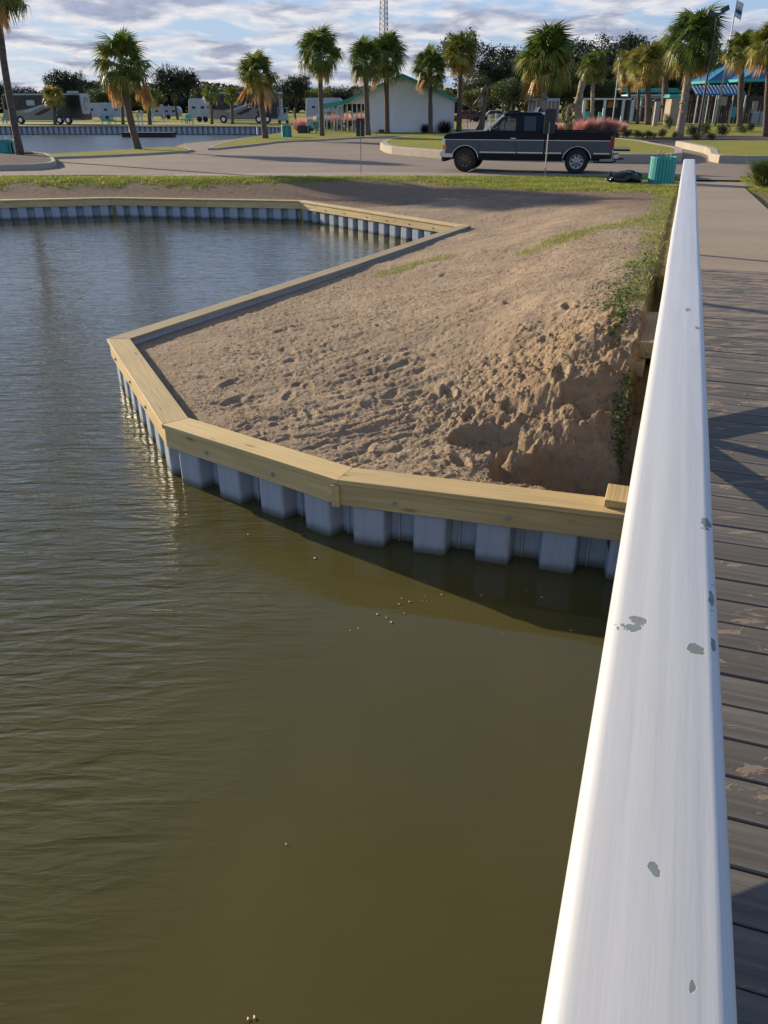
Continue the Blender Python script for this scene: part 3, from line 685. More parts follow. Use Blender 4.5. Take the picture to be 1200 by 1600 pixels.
# ------------------------------------------------------------------ bridge: planks, framing, railing
def bridge():
    root = thing('footbridge', 'timber footbridge deck of dark weathered planks right of the white handrail', 'footbridge', QS(.85, 9.6, 0), -RA)
    Mi = Matrix.Rotation(0, 4, 'Z')
    def loc(q, s, z): return (q - .85, s - 9.6, z)
    pl = MB(); pl.box((0, 0, 0), (1.74, .1455, .038)); me = pl.mesh('plank'); me.materials.append(MATS['deck'])
    s = 9.655 - .075; k = 0
    while s > -1.4:
        o = bpy.data.objects.new('plank', me); COL.objects.link(o); o.parent = root
        o.location = loc(.905 + random.uniform(-.004, .004), s, 1.356 + random.uniform(-.0025, .0025)); o.rotation_euler = (random.uniform(-.003, .003), random.uniform(-.001, .001), random.uniform(-.0012, .0012))
        b = o.modifiers.new('bevel', 'BEVEL'); b.width = .004; b.segments = 1
        s -= .1515; k += 1
    for q in (.10, .60, 1.15, 1.70):
        mb = MB(); mb.box(loc(q, 4.0, 1.20), (.07, 11.2, .235)); mb.build('joist', 'old_pine', root)
    for s in (-.5, 2.4, 5.0):
        for q in (.24, 1.5):
            mb = MB(); mb.tube([loc(q, s, -1.5), loc(q, s, 1.08)], .13, 12); mb.build('pile', 'old_pine', root, smooth=True)
bridge()
def railing():
    root = thing('bridge_railing', 'white painted wooden railing with broad flat handrail and cross braces along the footbridge', 'railing', QS(.065, 0, 1.375), math.pi / 2 - RA)
    # local x = along, local y = to the left
    z0 = 2.4 - 1.375
    prof = []                        # rounded 2x6 handrail (y, z)
    w2, r = .0675, .017; top, bot = z0, z0 - .04
    for (cy, cz, a0) in ((w2 - r, top - r, 0), (-w2 + r, top - r, 90), (-w2 + r, bot + r, 180), (w2 - r, bot + r, 270)):
        for k in range(6):
            a = R(a0 + k * 18); prof.append((cy + r * math.cos(a), cz + r * math.sin(a)))
    mb = MB(); xs = np.linspace(-1.6, 11.15, 60); n = len(prof)
    for x in xs:
        wv = .0009 * math.sin(x * 1.7) + .0004 * math.sin(x * 5.3 + 1)
        for (y, z) in prof: mb.v.append((x, y + wv, z))
    for i in range(len(xs) - 1):
        for j in range(n): mb.f.append([i * n + j, (i + 1) * n + j, (i + 1) * n + (j + 1) % n, i * n + (j + 1) % n])
    mb.f.append(list(range(n))); mb.f.append([(len(xs) - 1) * n + j for j in range(n)][::-1])
    # object space for the paint: x = s, y = q, centred on the top
    M = Matrix.Translation((0, 0, z0)) @ Matrix.Diagonal((1, -1, 1, 1)) @ Matrix.Translation((0, -.065, 0))
    o = mb.build('handrail', 'rail_paint', root, smooth=True, M=M, fix=True)
    posts = (1.15, 4.4, 7.9, 10.9)
    for s in (-2.1,) + posts:
        mb = MB(); mb.box((s, .012, (z0 - .045) / 2 - .15), (.09, .09, z0 - .045 + .3)); mb.build('post', 'white_paint', root, bevel=.004)
    for a, b in zip((-2.1,) + posts[:-1], posts):
        if a > 7: continue
        mb = MB(); mb.bar((a + .05, -.012, .06), (b - .05, -.012, z0 - .12), .035, .085); mb.build('brace', 'white_paint', root)
        if a < 4: mb = MB(); mb.bar((a + .05, .03, z0 - .12), (b - .05, .03, .06), .035, .085); mb.build('brace', 'white_paint', root)
    mb = MB(); mb.box((4.7, .0, z0 - .085), (12.6, .038, .085)); mb.build('top_rail', 'white_paint', root)
railing()

# ------------------------------------------------------------------ vegetation
def frond_mesh(name, seed, droop, nl=24, wide=1.0):
    """fan leaf, unit length along +x, arching and drooping by its own weight"""
    rn = random.Random(seed); mb = MB()
    def arch(r): return -droop * r * r
    mb.bar((0, 0, 0), (.25, 0, .02 + arch(.25)), .018, .012); mb.bar((.25, 0, .02 + arch(.25)), (.5, 0, .02 + arch(.5)), .014, .01)
    for k in range(nl):
        t = (k + .5) / nl * 2 - 1; a = t * R(112) * wide; L = .55 * (1 - .30 * abs(t)) * rn.uniform(.85, 1.08)
        b0 = Vector((.42 + .10 * (1 - abs(t)), t * .03, .02 + arch(.47))); d = Vector((math.cos(a), math.sin(a), rn.uniform(-.05, .12) - .25 * abs(t) * .6))
        d.normalize(); sd = d.cross(Vector((0, 0, 1))).normalized() * .024
        p1 = b0 + d * L * .5 + Vector((0, 0, .05 - .10 * droop)); p2 = b0 + d * L * .93 + Vector((0, 0, -.12 - .35 * droop - rn.uniform(0, .15)))
        i = len(mb.v); mb.v += [tuple(b0 - sd * .5), tuple(b0 + sd * .5), tuple(p1 + sd), tuple(p1 - sd), tuple(p2)]
        mb.f += [[i, i + 1, i + 2, i + 3], [i + 3, i + 2, i + 4]]
    return mb
def dead_mesh(seed):
    rn = random.Random(seed); mb = MB()
    for k in range(16):
        a = rn.uniform(-.5, .5); b = rn.uniform(-.4, .4); L = rn.uniform(.75, 1.0); p0 = Vector((.12, 0, 0)); p1 = p0 + Vector((L * .5, a * .16, b * .16)); p2 = p0 + Vector((L, a * .34, b * .30))
        s_ = Vector((0, .022, .006)); i = len(mb.v); mb.v += [tuple(p0 - s_ * .3), tuple(p0 + s_ * .3), tuple(p1 + s_), tuple(p1 - s_), tuple(p2)]; mb.f += [[i, i + 1, i + 2, i + 3], [i + 3, i + 2, i + 4]]
    return mb
FR = {}
for tone in ('green', 'olive', 'yellow'):
    FR[tone] = []
    for sd in range(4):
        me = frond_mesh('', sd, (.06, .18, .34, .58)[sd]).mesh('frond'); me.materials.append(MATS['frond_' + tone]); FR[tone].append(me)
DEAD = []
for sd in range(3):
    me = dead_mesh(sd).mesh('dead_frond'); me.materials.append(MATS['frond_dead']); DEAD.append(me)
def palm(label, base, top, Rc, tr, tones=('green', 'olive'), nf=46, dead=8, pale=False, group='fan palms around the park roads', skirt=1.0, bend=0.0):
    b = Vector(base); t = Vector(top); root = thing('palm_tree', label, 'palm tree', b, 0, group); t = t - b
    H = t.z; pts = []; rad = []
    for k in range(15):
        f = k / 14; p = Vector((t.x * f + bend * math.sin(f * math.pi), t.y * f, -.15 + (H + .1) * f)); pts.append(p); rr = tr * (1.22 - .45 * f) if f < .12 else tr * (1.05 - .12 * f)
        if f > .82: rr *= 1.18
        rad.append(rr * random.uniform(.95, 1.05))
    mb = MB(); mb.tube(pts, rad, 9, jit=.05)
    if pale:      # old leaf boots standing off the stem
        for k in range(60):
            f = random.uniform(.25, .98); p = pts[int(f * 14)].lerp(pts[min(14, int(f * 14) + 1)], (f * 14) % 1); a = random.uniform(0, 6.28); dr = Vector((math.cos(a), math.sin(a), 0))
            mb.bar(p + dr * tr * .8, p + dr * tr * 1.35 + Vector((0, 0, .16)), .07, .03)
    mb.build('trunk', 'palm_trunk_pale' if pale else 'palm_trunk', root, smooth=True)
    rn = random.Random(hash((round(b.x, 2), round(b.y, 2))) & 0xffff); top_ = Vector((t.x, t.y, H - .05 * Rc))
    for k in range(nf):
        f = (k + .5) / nf; el = R(70 - 104 * f ** .95 + rn.uniform(-12, 12)); az = k * 2.39996 + rn.uniform(-.25, .25)
        lo = f > .62; tone = tones[-1] if (lo and rn.random() < .65) else tones[0] if rn.random() < .72 else tones[1 % len(tones)]
        me = FR[tone][min(3, int(f * 3.1 + rn.random() * .8))]
        o = bpy.data.objects.new('frond', me); COL.objects.link(o); o.parent = root
        sc_ = Rc * rn.uniform(.82, 1.14) * (1.0 if f < .75 else .92)
        o.matrix_local = Matrix.Translation(top_ + Vector((0, 0, .10 * Rc * (1 - 2 * f)))) @ Matrix.Rotation(az, 4, 'Z') @ Matrix.Rotation(-el, 4, 'Y') @ Matrix.Rotation(rn.uniform(-.5, .5), 4, 'X') @ Matrix.Diagonal((sc_, sc_ * 1.05, sc_, 1))
    for k in range(dead):
        az = rn.uniform(0, 6.28); el = R(-78 + rn.uniform(-10, 22)); o = bpy.data.objects.new('dead_frond', DEAD[k % 3]); COL.objects.link(o); o.parent = root; sc_ = Rc * rn.uniform(.75, 1.05) * skirt
        o.matrix_local = Matrix.Translation(top_ + Vector((math.cos(az) * Rc * .28, math.sin(az) * Rc * .28, -.12 * Rc))) @ Matrix.Rotation(az, 4, 'Z') @ Matrix.Rotation(-el, 4, 'Y') @ Matrix.Diagonal((sc_, sc_, sc_, 1))
    return root
def palm_px(label, bx, by, tx, ty, rpx, tpx, Y=None, **k):
    if Y is None: b = G(bx, by, ROAD + .05); Y = b.y
    else: b = at(bx, by, Y); b.z = ROAD
    t = at(tx, ty, Y); d = Y * CP + (CAMZ - t.z) * SP_; s_ = d / F
    return palm(label, b, t, rpx * s_, tpx * s_ / 2, **k)
palm_px('tall leaning palm in the planter island at the left edge of the frame', 33, 247, -12, -42, 72, 12, dead=10, bend=-.1)
palm_px('palm with a crooked trunk and orange dead fronds on the verge by the pond', 217, 234, 190, 100, 50, 11, dead=0, bend=-.12, nf=42)
palm_px('short full palm with tan dead fronds hanging on the front lawn beside the teal bin', 415, 217, 403, 116, 37, 9, dead=16, tones=('green', 'olive', 'yellow'), skirt=1.25)
palm_px('tall palm with round crown in front of the pink grass', 503, 213, 499, 82, 43, 7.5, dead=3, tones=('green', 'green', 'olive'))
palm_px('slim palm standing left of another in front of the white building', 575, 212, 570, 95, 35, 8.5, dead=3, tones=('green', 'green', 'olive'))
palm_px('tall dark palm with a bare straight trunk before the white gable', 605, 210, 603, 88, 40, 8, dead=2, tones=('green', 'green', 'olive'))
palm_px('smaller dark palm near the right half of the white wall', 673, 209, 672, 107, 34, 7, dead=5, tones=('green', 'green', 'olive'))
palm_px('yellowing palm at the right corner of the white building', 717, 208, 720, 84, 36, 8, dead=3, tones=('olive', 'olive', 'yellow'), nf=52)
palm_px('large broad palm with pale rough trunk rising behind the truck cab', 845, 213, 852, 92, 54, 13, pale=True, dead=6, tones=('green', 'olive', 'yellow'), nf=54)
palm_px('small palm with a thin pale stem behind the bed of the truck', 925, 200, 927, 104, 27, 6, pale=True, dead=3, tones=('green', 'olive'))
palm_px('yellow green palm left of the pair by the brick shelter', 982, 192, 985, 106, 29, 6, dead=4, tones=('olive', 'yellow', 'yellow'))
palm_px('slim palm between two thicker ones before the brick shelter', 996, 193, 1000, 104, 26, 5, dead=3, tones=('olive', 'yellow'))
palm_px('stout palm with golden lower fronds before the brick shelter', 1012, 194, 1014, 99, 35, 9, dead=6, tones=('olive', 'yellow', 'yellow'), nf=50)
palm_px('thick dark palm beside the orange brick pillar', 1038, 190, 1041, 88, 32, 10, dead=3, tones=('green', 'olive', 'yellow'))
palm_px('tallest palm with pale crossed leaf boots in the mulch bed left of the flagpole', 1061, 214, 1084, 62, 54, 12.5, pale=True, dead=7, tones=('green', 'green', 'olive'), nf=56)
palm_px('palm right of the flagpole in front of the teal roofs', 1156, 197, 1160, 80, 33, 9, dead=6, tones=('green', 'olive', 'yellow'))
palm_px('palm cut by the right edge of the frame beside the teal roof', 1196, 213, 1204, 72, 40, 9, dead=4, tones=('olive', 'olive', 'yellow'))
palm_px('low young palm standing in front of the left motorhome', 86, 194, 84, 152, 21, 5, dead=0, nf=30, tones=('olive', 'yellow'))
palm_px('small palm with dark trunk across the pond by the teal chairs', 192, 193.5, 190, 152, 17, 5, dead=1, nf=26, tones=('green', 'olive'))
palm_px('small thick trunked palm across the pond beside the utility post', 234, 194, 232, 152, 19, 6, dead=1, nf=26, tones=('green', 'olive', 'yellow'))
palm_px('small palm across the pond left of the right motorhome', 331, 193, 330, 146, 17, 4.5, dead=0, nf=26, tones=('green', 'olive'))
palm_px('small palm in front of the right motorhome', 363, 193, 362, 150, 16, 5, dead=0, nf=26, tones=('green', 'olive'))
# orange dead clusters of the crooked palm: parts of that palm
pr = [o for o in bpy.data.objects if o.get('label', '').startswith('palm with a crooked')][0]
for (px, py) in ((168, 118), (176, 122), (180, 128), (172, 128), (214, 118), (222, 125), (228, 128), (219, 132), (226, 120)):
    p = at(px, py, pr.location.y + random.uniform(-.3, .3)) - pr.location
    for k in range(2):
        o = bpy.data.objects.new('dead_frond', DEAD[random.randrange(3)]); COL.objects.link(o); o.parent = pr; s_ = random.uniform(1.0, 1.25)
        o.matrix_local = Matrix.Translation(p) @ Matrix.Rotation(random.uniform(0, 6.28), 4, 'Z') @ Matrix.Rotation(R(80), 4, 'Y') @ Matrix.Diagonal((s_, s_, s_, 1))

# broad-leaved trees: leaf clusters through the volume of the crown
def crown_mesh(name, seed, lobes, n, leafs, lw, mat, flat=1.0, spread=.17):
    rn = np.random.RandomState(seed); C = []
    for (x, y, z, r) in lobes:
        k = int(n * r ** 2 / sum(l[3] ** 2 for l in lobes)) + 1
        d = rn.normal(size=(k, 3)); d /= np.linalg.norm(d, axis=1)[:, None]
        rr = r * (rn.uniform(.35, 1.0, (k, 1)) ** .45) * (1 + .22 * rn.normal(size=(k, 1)) * .6)
        C.append(np.array([x, y, z]) + d * rr * np.array([1, 1, flat]))
    C = np.concatenate(C); m_ = len(C)
    P = np.repeat(C, leafs, 0) + rn.normal(size=(m_ * leafs, 3)) * lw * np.repeat(rn.uniform(.8, 2.2, (m_, 1)), leafs, 0)
    k = len(P); a = rn.normal(size=(k, 3)); a /= np.linalg.norm(a, axis=1)[:, None]; b = np.cross(a, rn.normal(size=(k, 3))); b /= np.linalg.norm(b, axis=1)[:, None]
    s_ = lw * rn.uniform(.5, 1.15, (k, 1)); V = np.stack([P - a * s_, P + b * s_ * .55, P + a * s_, P - b * s_ * .55], 1).reshape(-1, 3)
    me = bpy.data.meshes.new(name); Fc = np.arange(len(V)).reshape(-1, 4)
    me.vertices.add(len(V)); me.vertices.foreach_set('co', V.astype(np.float32).ravel()); me.loops.add(Fc.size); me.loops.foreach_set('vertex_index', Fc.astype(np.int32).ravel())
    me.polygons.add(len(Fc)); me.polygons.foreach_set('loop_start', np.arange(0, Fc.size, 4, dtype=np.int32)); me.polygons.foreach_set('loop_total', np.full(len(Fc), 4, dtype=np.int32)); me.update(calc_edges=True)
    me.materials.append(MATS[mat]); return me
def lobes(seed, n, rx, rz, r0, zc):
    rn = random.Random(seed); L = []
    for k in range(n):
        a = rn.uniform(0, 6.28); rr = rn.uniform(0, 1) ** .6 * rx; z = zc + rn.uniform(-rz, rz) * (1 - .4 * rr / rx); L.append((math.cos(a) * rr, math.sin(a) * rr, z, r0 * rn.uniform(.6, 1.15)))
    return L
def trunk_mesh(name, seed, h, r, top, br=6, mat='bark'):
    rn = random.Random(seed); mb = MB(); pts = [Vector((0, 0, -.02)), Vector((rn.uniform(-.02, .02), 0, h * .5)), Vector((rn.uniform(-.03, .03), 0, h))]
    mb.tube(pts, [r * 1.25, r, r * .85], 8)
    for k in range(br):
        a = 6.28 * k / br + rn.uniform(-.4, .4); l = rn.uniform(.5, .9); e = Vector((math.cos(a) * .33 * l, math.sin(a) * .33 * l, top * rn.uniform(.75, 1.0)))
        mb.tube([pts[2] - Vector((0, 0, h * .2)), pts[2].lerp(e, .5) + Vector((0, 0, .04)), e], [r * .7, r * .4, r * .12], 6)
    me = mb.mesh(name, True); me.materials.append(MATS[mat]); return me
# unit-height trees (height 1)
TC = {}
for i, (nm_, sd, nl, rx, rz, r0, zc, nn, lf, lw, fl, th) in enumerate((
        ('oak', 1, 22, .30, .20, .17, .58, 1100, 9, .016, .85, .3), ('oak', 2, 20, .34, .17, .17, .60, 1100, 9, .016, .8, .3), ('oak', 3, 24, .28, .23, .15, .57, 1100, 9, .016, .9, .28),
        ('open', 4, 17, .27, .30, .085, .62, 520, 9, .014, .8, .45), ('open', 5, 15, .22, .33, .08, .62, 480, 9, .014, .8, .45),
        ('wide', 6, 26, .46, .20, .20, .52, 1200, 9, .020, .8, .25))):
    L = lobes(sd, nl, rx, rz, r0, zc)
    for mt in ('leaf_dark', 'leaf_mid', 'leaf_light'):
        TC.setdefault(nm_, []).append((mt, crown_mesh('crown', sd, L, nn, lf, lw, mt, fl)))
    TC.setdefault(nm_ + '_t', []).append(trunk_mesh('trunk', sd, th, .022 if nm_ != 'open' else .014, .62, 7))
cnt = {}
def tree(label, px, base_y, top_y, kind='oak', mat='leaf_dark', wide=1.0, Y=None, group='trees behind the park', cat='tree'):
    if Y is None: Y = G(px, base_y, .86).y
    b = at(px, base_y, Y); t = at(px, top_y, Y); H = t.z - .86; root = thing('broadleaf_tree', label, cat, (b.x, Y, .86), random.uniform(0, 6.28), group)
    opts = [m_ for (k, m_) in TC[kind] if k == mat]; j = cnt.get(kind, 0); cnt[kind] = j + 1
    o = link('crown', opts[j % len(opts)], None, root); o.scale = (H * wide * 1.12, H * wide * 1.12, H * 1.13)
    o = link('trunk', TC[kind + '_t'][j % len(TC[kind + '_t'])], None, root); o.scale = (H, H, H)
tree('broad dark oak behind the left motorhome', 113, 188, 104, 'oak', 'leaf_dark', 1.05, group='dark trees round the campground')
tree('dense round dark oak across the pond beside the white trailer', 278, 187, 98, 'oak', 'leaf_dark', 1.0, group='dark trees round the campground')
tree('dark tree at the far left edge behind the leaning palm', -4, 188, 120, 'oak', 'leaf_dark', .9, group='dark trees round the campground')
tree('dark oak behind the rear of the right motorhome', 462, 187, 112, 'oak', 'leaf_dark', .95, group='dark trees round the campground')
tree('tall airy tree with bare gaps rising behind the yellowing palm', 722, 186, 52, 'open', 'leaf_dark', 1.15, group='dark trees behind the truck')
for k, (x, ty) in enumerate(((770, 92), (800, 68), (838, 60), (880, 56), (915, 58), (948, 57), (982, 52), (1015, 72), (1050, 66), (1090, 78), (1130, 74), (1172, 84), (1215, 66))):
    tree('tall dark tree in the wood, %s' % ('leftmost beside the airy tree', 'second from the left edge of the wood', 'behind the broad palm', 'just right of the broad palm crown', 'above the twisted trunk sculpture', 'above the pink grass', 'the highest top of the wood', 'right of the highest top', 'left of the tallest palm', 'right behind the tallest palm', 'behind the flagpole', 'behind the teal roofs', 'at the right edge of the frame')[k],
         x, 183.5 - (k % 2) * 1.2, ty, 'oak' if k % 5 else 'open', 'leaf_dark', 1.15 if k % 5 else 1.35, Y=172 + (k * 37 % 19), group='dark trees behind the truck')
for k, (x, ty, by, mt) in enumerate(((745, 118, 188, 'leaf_mid'), (690, 134, 187, 'leaf_light'), (735, 136, 190, 'leaf_light'), (792, 120, 190, 'leaf_mid'), (818, 126, 190, 'leaf_light'), (868, 118, 189, 'leaf_mid'), (880, 92, 187, 'leaf_light'), (905, 134, 188, 'leaf_mid'), (950, 118, 187, 'leaf_mid'), (1000, 110, 186, 'leaf_mid'), (1075, 112, 187, 'leaf_mid'), (760, 128, 187, 'leaf_light'))):
    tree(('bushy olive tree between the airy tree and the dark sculpture', 'low pale green tree right of the white roof', 'low sunlit tree behind the knotted sculpture', 'round green tree with a thin trunk behind the windscreen of the truck', 'pale green tree left of the finned wall', 'green tree behind the finned wall', 'sunlit tree top beside the broad palm', 'low green tree over the brick shelter', 'green tree above the pink grass', 'green tree behind the golden palms', 'green tree behind the tallest palm', 'low sunlit tree right of the sculpture')[k],
         x, by, ty, 'oak', mt, 1.0, Y=(150 if x > 840 else None), group='green trees in front of the dark wood')
for k, (x, ty) in enumerate(((786, 84), (822, 78), (862, 70), (900, 72), (932, 66), (966, 66), (1000, 64), (1034, 78), (1110, 86), (1150, 84))):
    tree('dark tree in the nearer row of the wood, ' + ('above the windscreen of the truck', 'left of the broad palm', 'over the truck cab', 'over the twisted trunk sculpture', 'over the thin stemmed palm', 'over the slim lamp pole', 'over the golden palms', 'over the orange pillar', 'left of the flagpole', 'right of the flagpole')[k], x, 184, ty - 5, 'wide', 'leaf_dark', .85, Y=158 + (k * 13 % 9), group='dark trees behind the truck')
for k, (x, ty, mt) in enumerate(((12, 146, 'leaf_mid'), (45, 138, 'leaf_dark'), (70, 150, 'leaf_light'), (160, 140, 'leaf_mid'), (205, 134, 'leaf_mid'), (232, 142, 'leaf_light'), (330, 134, 'leaf_mid'), (352, 142, 'leaf_light'), (372, 137, 'leaf_mid'), (425, 134, 'leaf_mid'), (500, 138, 'leaf_light'), (525, 137, 'leaf_mid'), (550, 140, 'leaf_dark'), (575, 142, 'leaf_light'), (640, 138, 'leaf_mid'), (-40, 136, 'leaf_dark'))):
    tree('low %s tree in the far row, %s' % ('pale green' if mt == 'leaf_light' else 'dark' if mt == 'leaf_dark' else 'green',
         ('left of the left motorhome', 'over the front of the left motorhome', 'above the roof of the left motorhome', 'between the left motorhome and the crooked palm', 'behind the crooked palm trunk', 'right of the crooked palm', 'right of the round oak', 'above the front of the right motorhome', 'left of the full palm', 'right of the full palm', 'behind the tall round palm', 'left of the porch roof', 'above the porch roof', 'touching the white gable roof', 'behind the white building', 'at the left frame edge')[k]), x, 181, ty - 7, 'wide', mt, 1.0, Y=185 + (k * 29 % 31), group='far row of low trees')
# a far-off wood that reads as one mass on the horizon
Cw = []
rn = np.random.RandomState(5); k = 60000; xs = rn.uniform(-330, 330, k); ys = 300 + rn.uniform(-20, 20, k)
top = 1.5 + 13 * fbm(xs, ys * 0, .035, 5, 3, .6); P = np.stack([xs, ys, .8 + rn.uniform(0, 1, k) ** .6 * top], 1)
a = rn.normal(size=(k, 3)); a /= np.linalg.norm(a, axis=1)[:, None]; b = np.cross(a, rn.normal(size=(k, 3))); b /= np.linalg.norm(b, axis=1)[:, None]
V = np.stack([P - a * .9, P + b * .6, P + a * .9, P - b * .6], 1).reshape(-1, 3)
tag(tris_mesh('distant_wood', V, np.arange(len(V)).reshape(-1, 4), 'leaf_dark'), 'dark low wood along the horizon beyond the campground', 'wood', kind='stuff')

# shrubs and grasses
def tuft_mesh(name, seed, n, r, h, wd, mat, lean=.6, plume=False):
    rn = np.random.RandomState(seed); a = rn.uniform(0, 6.28, n); rr = r * .35 * np.sqrt(rn.uniform(0, 1, n)); b = np.stack([np.cos(a) * rr, np.sin(a) * rr, np.zeros(n)], 1)
    L = h * rn.uniform(.6, 1.1, n)[:, None]; dr = np.stack([np.cos(a), np.sin(a), np.zeros(n)], 1); ln = (rn.uniform(.1, 1, n) * lean)[:, None] * r / h
    if plume or mat == 'dark_grass':
        el = np.arcsin(rn.uniform(.08, 1, n))[:, None]; LL = rn.uniform(.75, 1.08, n)[:, None]; t = b + dr * np.cos(el) * LL * r + np.array([0, 0, 1]) * np.sin(el) * LL * h; m_ = b * .5 + t * .55 + np.array([0, 0, .12])
        s_ = np.stack([-np.sin(a + rn.uniform(-1, 1, n)), np.cos(a), np.zeros(n)], 1) * wd
        V = np.stack([b - s_ * .4, b + s_ * .4, m_ + s_, m_ - s_, t + s_ * .6], 1).reshape(-1, 3); i = np.arange(n)[:, None] * 5
        me = bpy.data.meshes.new(name); me.from_pydata(V.tolist(), [], (i + np.array([[0, 1, 2, 3]])).tolist() + (i + np.array([[3, 2, 4]])).tolist()); me.materials.append(MATS[mat]); return me
    m_ = b + dr * L * ln * .4 + np.array([0, 0, 1]) * L * .65; t = b + dr * L * ln * 1.15 + np.array([0, 0, 1]) * L * (.95 - .35 * ln)
    s_ = np.stack([-np.sin(a + rn.uniform(-1, 1, n)), np.cos(a), np.zeros(n)], 1) * wd
    V = np.stack([b - s_ * .6, b + s_ * .6, m_ + s_ * (1.4 if plume else 1), m_ - s_ * (1.4 if plume else 1), t], 1).reshape(-1, 3); i = np.arange(n)[:, None] * 5
    me = bpy.data.meshes.new(name); Fc = np.concatenate([i + np.array([[0, 1, 2, 3]])]).tolist() + (i + np.array([[3, 2, 4]])).tolist()
    me.from_pydata(V.tolist(), [], Fc); me.materials.append(MATS[mat]); return me
mu = [tuft_mesh('plumes', 10 + k, 1500, 1.0, 1.0, .010, 'muhly', .8, True) for k in range(3)]
mg = [tuft_mesh('blades', 20 + k, 400, .75, .55, .012, 'blade_dry', .8) for k in range(3)]
def clump(name, label, px, py, rpx, hpx, plumes, blades, cat, group, Y=None, z=.93):
    b = G(px, py, z) if Y is None else at(px, py, Y); b.z = z; d = b.y * CP + (CAMZ - z) * SP_; r = rpx * d / F; h = hpx * d / (F * 1.12)
    root = thing(name, label, cat, b, random.uniform(0, 6), group)
    if plumes: o = link('plumes', plumes, None, root); o.scale = (r, r, h)
    if blades: o = link('blades', blades, None, root); o.scale = (r * .9, r * .9, h)
    return root
for k, (px, py, r, h) in enumerate(((470, 205, 16, 25), (487, 203, 15, 24), (505, 202, 13, 27), (522, 201, 13, 27), (542, 200, 13, 26), (562, 199, 12, 26))):
    clump('pink_grass_clump', 'clump of feathery pink grass by the porch, %s' % ('leftmost at the wooden planter', 'behind the teal chair', 'behind the tall palm trunk', 'left of the porch posts', 'behind the porch posts', 'farthest under the porch roof')[k], px, py, r, h, mu[k % 3], mg[k % 3], 'ornamental grass', 'pink grass clumps')
for k, (px, py, r, h) in enumerate(((908, 209, 17, 26), (926, 209, 18, 30), (943, 208, 16, 28), (958, 208, 14, 24), (970, 207, 12, 20), (872, 206, 14, 16))):
    clump('pink_grass_clump', 'clump of feathery pink grass above the truck bed, %s' % ('beside the twisted trunk sculpture', 'second from the sculpture', 'tallest over the tail lamp', 'right of the tail lamp', 'rightmost beside the hedge', 'left of the twisted trunk sculpture')[k], px, py, r, h, mu[k % 3], mg[k % 3], 'ornamental grass', 'pink grass clumps')
dg = tuft_mesh('blades', 31, 700, 1.0, 1.0, .012, 'dark_grass', .8)
for k, (px, py, r, h) in enumerate(((637, 207, 13, 20), (664, 208, 11, 18), (694, 208, 17, 24), (960, 222, 11, 28))):
    clump('dark_grass_clump', 'dark purple grass clump, %s' % ('left one against the white wall', 'small one between the other two at the wall', 'widest one at the right end of the white wall', 'behind the tail lamp of the truck')[k], px, py, r, h, None, dg, 'ornamental grass', 'dark grass clumps')
shr = {m_: crown_mesh('foliage', 40 + i, lobes(50 + i, 14, .5, .25, .38, .45), 380, 7, .045, m_, .8) for i, m_ in enumerate(('leaf_dark', 'leaf_mid', 'leaf_light', 'leaf_weed', 'red_leaf'))}
stm = trunk_mesh('stem', 3, .2, .03, .5, 6)
def shrub(label, px, py, wpx, hpx, mat, group='shrubs in the beds', Y=None):
    b = G(px, py, .9); d = b.y * CP + (CAMZ - .9) * SP_; r = wpx * d / F / 1.7; h = hpx * d / (F * 1.12)
    root = thing('shrub', label, 'shrub', b, random.uniform(0, 6), group); o = link('foliage', shr[mat], None, root); o.scale = (r, r, h); o = link('stem', stm, None, root); o.scale = (r, r, h)
for k, a_ in enumerate(((980, 215, 22, 14, 'leaf_mid', 'leftmost of the low clipped hedge beside the pink grass'), (998, 216, 22, 14, 'leaf_mid', 'second along the low clipped hedge'), (1016, 216, 22, 13, 'leaf_mid', 'third along the low clipped hedge'), (1034, 215, 20, 16, 'leaf_light', 'last in the low hedge before the tallest palm'),
        (1042, 202, 18, 26, 'leaf_mid', 'upright green bush in front of the stone pillar'), (1054, 216, 12, 13, 'leaf_light', 'small pale bush at the foot of the tallest palm'), (1080, 214, 26, 22, 'leaf_dark', 'dark bush right of the tallest palm'), (1100, 213, 26, 26, 'leaf_mid', 'rounded bush left of the flagpole foot'), (1088, 219, 22, 13, 'leaf_light', 'low sunlit bush at the front of the mulch bed'),
        (1128, 213, 24, 24, 'leaf_dark', 'dark bush just right of the flagpole foot'), (1110, 219, 18, 14, 'leaf_mid', 'low bush in front of the flagpole foot'), (1158, 208, 22, 14, 'leaf_mid', 'low leafy bush at the foot of the right hand palm'), (1172, 206, 14, 18, 'leaf_dark', 'dark bush before the grey fence panel'),
        (524, 206, 20, 16, 'leaf_mid', 'green bush in front of the porch'), (512, 203, 24, 18, 'leaf_dark', 'dark bush behind the green one at the porch'), (487, 206, 11, 12, 'leaf_mid', 'small bush beside the tall palm by the teal chair'), (890, 208, 26, 18, 'leaf_light', 'yellow green bush at the foot of the twisted sculpture'), (885, 200, 24, 42, 'leaf_mid', 'tall green bush behind the twisted sculpture'),
        (47, 247, 17, 13, 'red_leaf', 'red leaved plant at the foot of the leaning palm'), (57, 247.5, 10, 9, 'red_leaf', 'smaller red leaved plant at the tip of the planter island'))):
    shrub(a_[5], *a_[:5])
